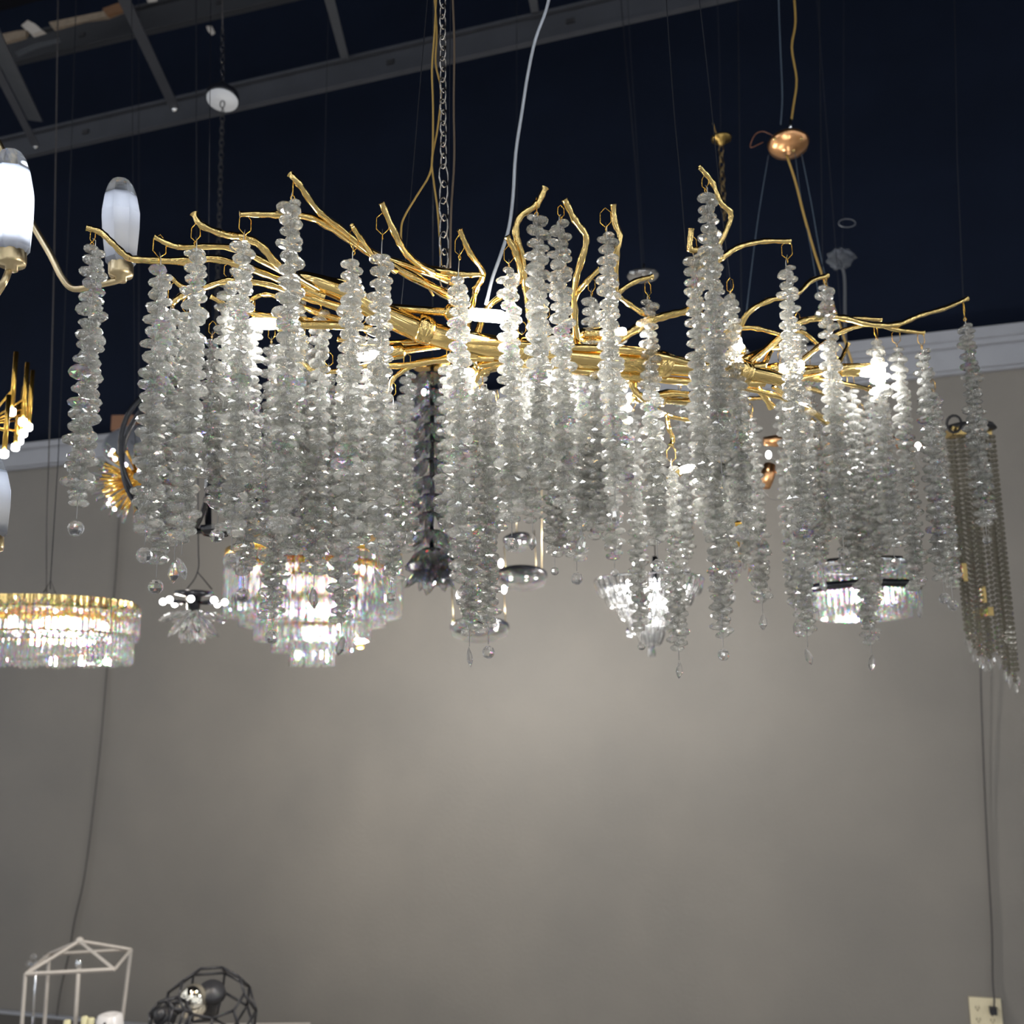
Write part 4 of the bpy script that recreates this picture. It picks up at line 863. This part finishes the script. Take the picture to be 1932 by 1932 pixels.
# ================================================================== FLOOR LEVEL THINGS
DH = 4.55
def bar(m_, a, b, r): return m_.tube([a, b], r, 4)
hr = thing('house_frame_lantern', 'white metal frame lantern with a pyramid top standing low at bottom left', 'lantern', P(150, 1990, DH))
A_, B_, C_, T_ = P(48, 1838, DH - .25), P(216, 1829, DH - .25), P(247, 1792, DH + .12), P(150, 1776, DH)
D_ = A_ + (C_ - B_)
rb = M()
for a, b in ((A_, B_), (B_, C_), (C_, D_), (D_, A_)): bar(rb, a, b, .008)
part('top_frame', rb, WHITEP, hr, False)
for q in (A_, B_, C_, D_): part('ridge_bar', bar(M(), T_, q, .008), WHITEP, hr, False)
part('finial', M().ball(T_, .018, 10, 8), WHITEP, hr)
for q, e in ((A_, (50, 1990)), (C_, (224, 1990)), (D_, (98, 1990)), (B_, (205, 2000))):
    if q is B_: continue
    low = Vector((q.x - .03, q.y, .362)) if q is C_ else Vector((q.x, q.y, .362))
    part('post', bar(M(), q, low, .008), WHITEP, hr, False)
part('centre_rod', M().tube([P(149, 1822, DH), Vector((P(149, 1822, DH).x, DH, 0.362))], .009, 6), WHITEP, hr)
part('rod_cap', M().ball(P(149, 1818, DH), .016, 10, 8, 1.3), CHROME, hr)
gg = P(70, 1815, 4.85); cl = thing('crystal_bud_lamp', 'small silver lamp with clear round bulbs behind the white frame lantern', 'lamp', gg)
for (x, y) in ((55, 1818), (63, 1805), (68, 1818), (83, 1808), (60, 1824)): part('glass_bud', M().ball(P(x, y, 4.85), .013, 10, 8), CRY_B, cl)
part('stand', M().tube([gg, Vector((gg.x, gg.y, .38))], .006, 6), CHROME, cl)
part('base', M().lathe((gg.x, gg.y, .361), [(0, .02), (.04, .018), (.05, 0), (0, 0)], 20), CHROME, cl)
part('branch', M().tube([P(55, 1818, 4.85), P(70, 1828, 4.85), P(83, 1808, 4.85)], .005, 6), CHROME, cl)

# black wire polyhedral sphere with smaller cage beside it
BW = pbr('black_wire', (.018, .018, .022), .45)
def cage(lab, cx, cy, rpx, D, nl, bulbm=True, name='wire_globe_lamp', sq=1.0, tilt=(.2, -.5, .8)):
    c_ = P(cx, cy, D); r_ = KX(rpx, D); root = thing(name, lab, 'wire lamp', c_); ax = Vector(tilt).normalized(); u = ax.orthogonal().normalized(); v = ax.cross(u)
    lev = [-.75, -.25, .3, .75]; wr = M(); prev = None; pts = []
    for l in lev:
        q = (1 - l * l) ** .5; pts.append([c_ + (ax * l + (u * math.cos(2 * PI * i / nl) + v * math.sin(2 * PI * i / nl)) * q) * r_ for i in range(nl)])
    for row in pts:
        for i in range(nl): wr.tube([row[i], row[(i + 1) % nl]], .0055, 5)
    for a, b in zip(pts, pts[1:]):
        for i in range(nl): wr.tube([a[i], b[i]], .0055, 5)
    part('wire_cage', wr, BW, root)
    part('cap', M().lathe(c_ + ax * r_ * .75, [(0, .02), (r_ * .25, .015), (r_ * .3, -.01), (0, -.012)], 16, ax), BW, root)
    part('socket', M().lathe(c_ + ax * r_ * .1, [(0, 0), (.03, 0), (.032, r_ * .62), (0, r_ * .64)], 14, ax), BW, root)
    return root, c_, r_
g1, gc1, gr1 = cage('large black wire globe lamp standing at the bottom beside the white lantern', 393, 1922, 84, 4.2, 9)
part('glass_bulb', M().ball(P(365, 1890, 4.1), .055, 16, 12, 1.15), pbr('amber_mirror', (.85, .80, .68), .08, 1), g1)
g2, gc2, gr2 = cage('small black wire cage lamp in front of the large wire globe', 322, 1925, 38, 3.9, 7, name='wire_cage_lamp', tilt=(-.3, -.6, .4))
tb0 = P(250, 1975, 4.3)
tbz = tb0.z
dt = thing('display_table', 'low white display table just below the picture edge carrying the lamps', 'table', (tb0.x, 4.3, tbz))
zt_ = proj(Vector((tb0.x, 4.3, tbz)))[1]
part('table_top', M().box((-1.62, 4.42, .34), 1.36, 1.16, .04), WHITEP, dt, False)
for x_ in (-2.2, -1.0):
    for y_ in (3.9, 4.9): part('leg', M().box((x_, y_, .16), .05, .05, .32), WHITEP, dt, False)
for (x, y, lab) in ((127, 1926, 'short cream candle left of the other two candles'), (160, 1919, 'tallest cream candle of the three on the display table'), (172, 1922, 'cream candle beside the white cup')):
    t_ = P(x, y, 4.25); solo('candle', M().lathe((t_.x, t_.y, .36), [(0, 0), (.013, 0), (.013, max(.03, t_.z - .36)), (.010, max(.03, t_.z - .36) + .003), (0, max(.03, t_.z - .36) + .002)], 14), pbr('cream_wax', (.62, .58, .36), .5), lab, 'candle', group=None)
t_ = P(208, 1915, 4.2); hz = max(.05, t_.z - .36)
cup = thing('white_cup', 'rounded white cup with a dark stripe standing under the lantern', 'cup', (t_.x, t_.y, .36))
part('body', M().lathe((t_.x, t_.y, .36), [(0, 0), (.035, 0), (.055, hz * .4), (.056, hz * .75), (.045, hz), (.03, hz * 1.02), (0, hz * .98)], 24), pbr('white_ceramic', (.62, .60, .60), .25), cup)
part('stripe', M().box((t_.x + .0, t_.y - .052, .36 + hz * .6), .006, .012, hz * .7), BLACKM, cup, False)
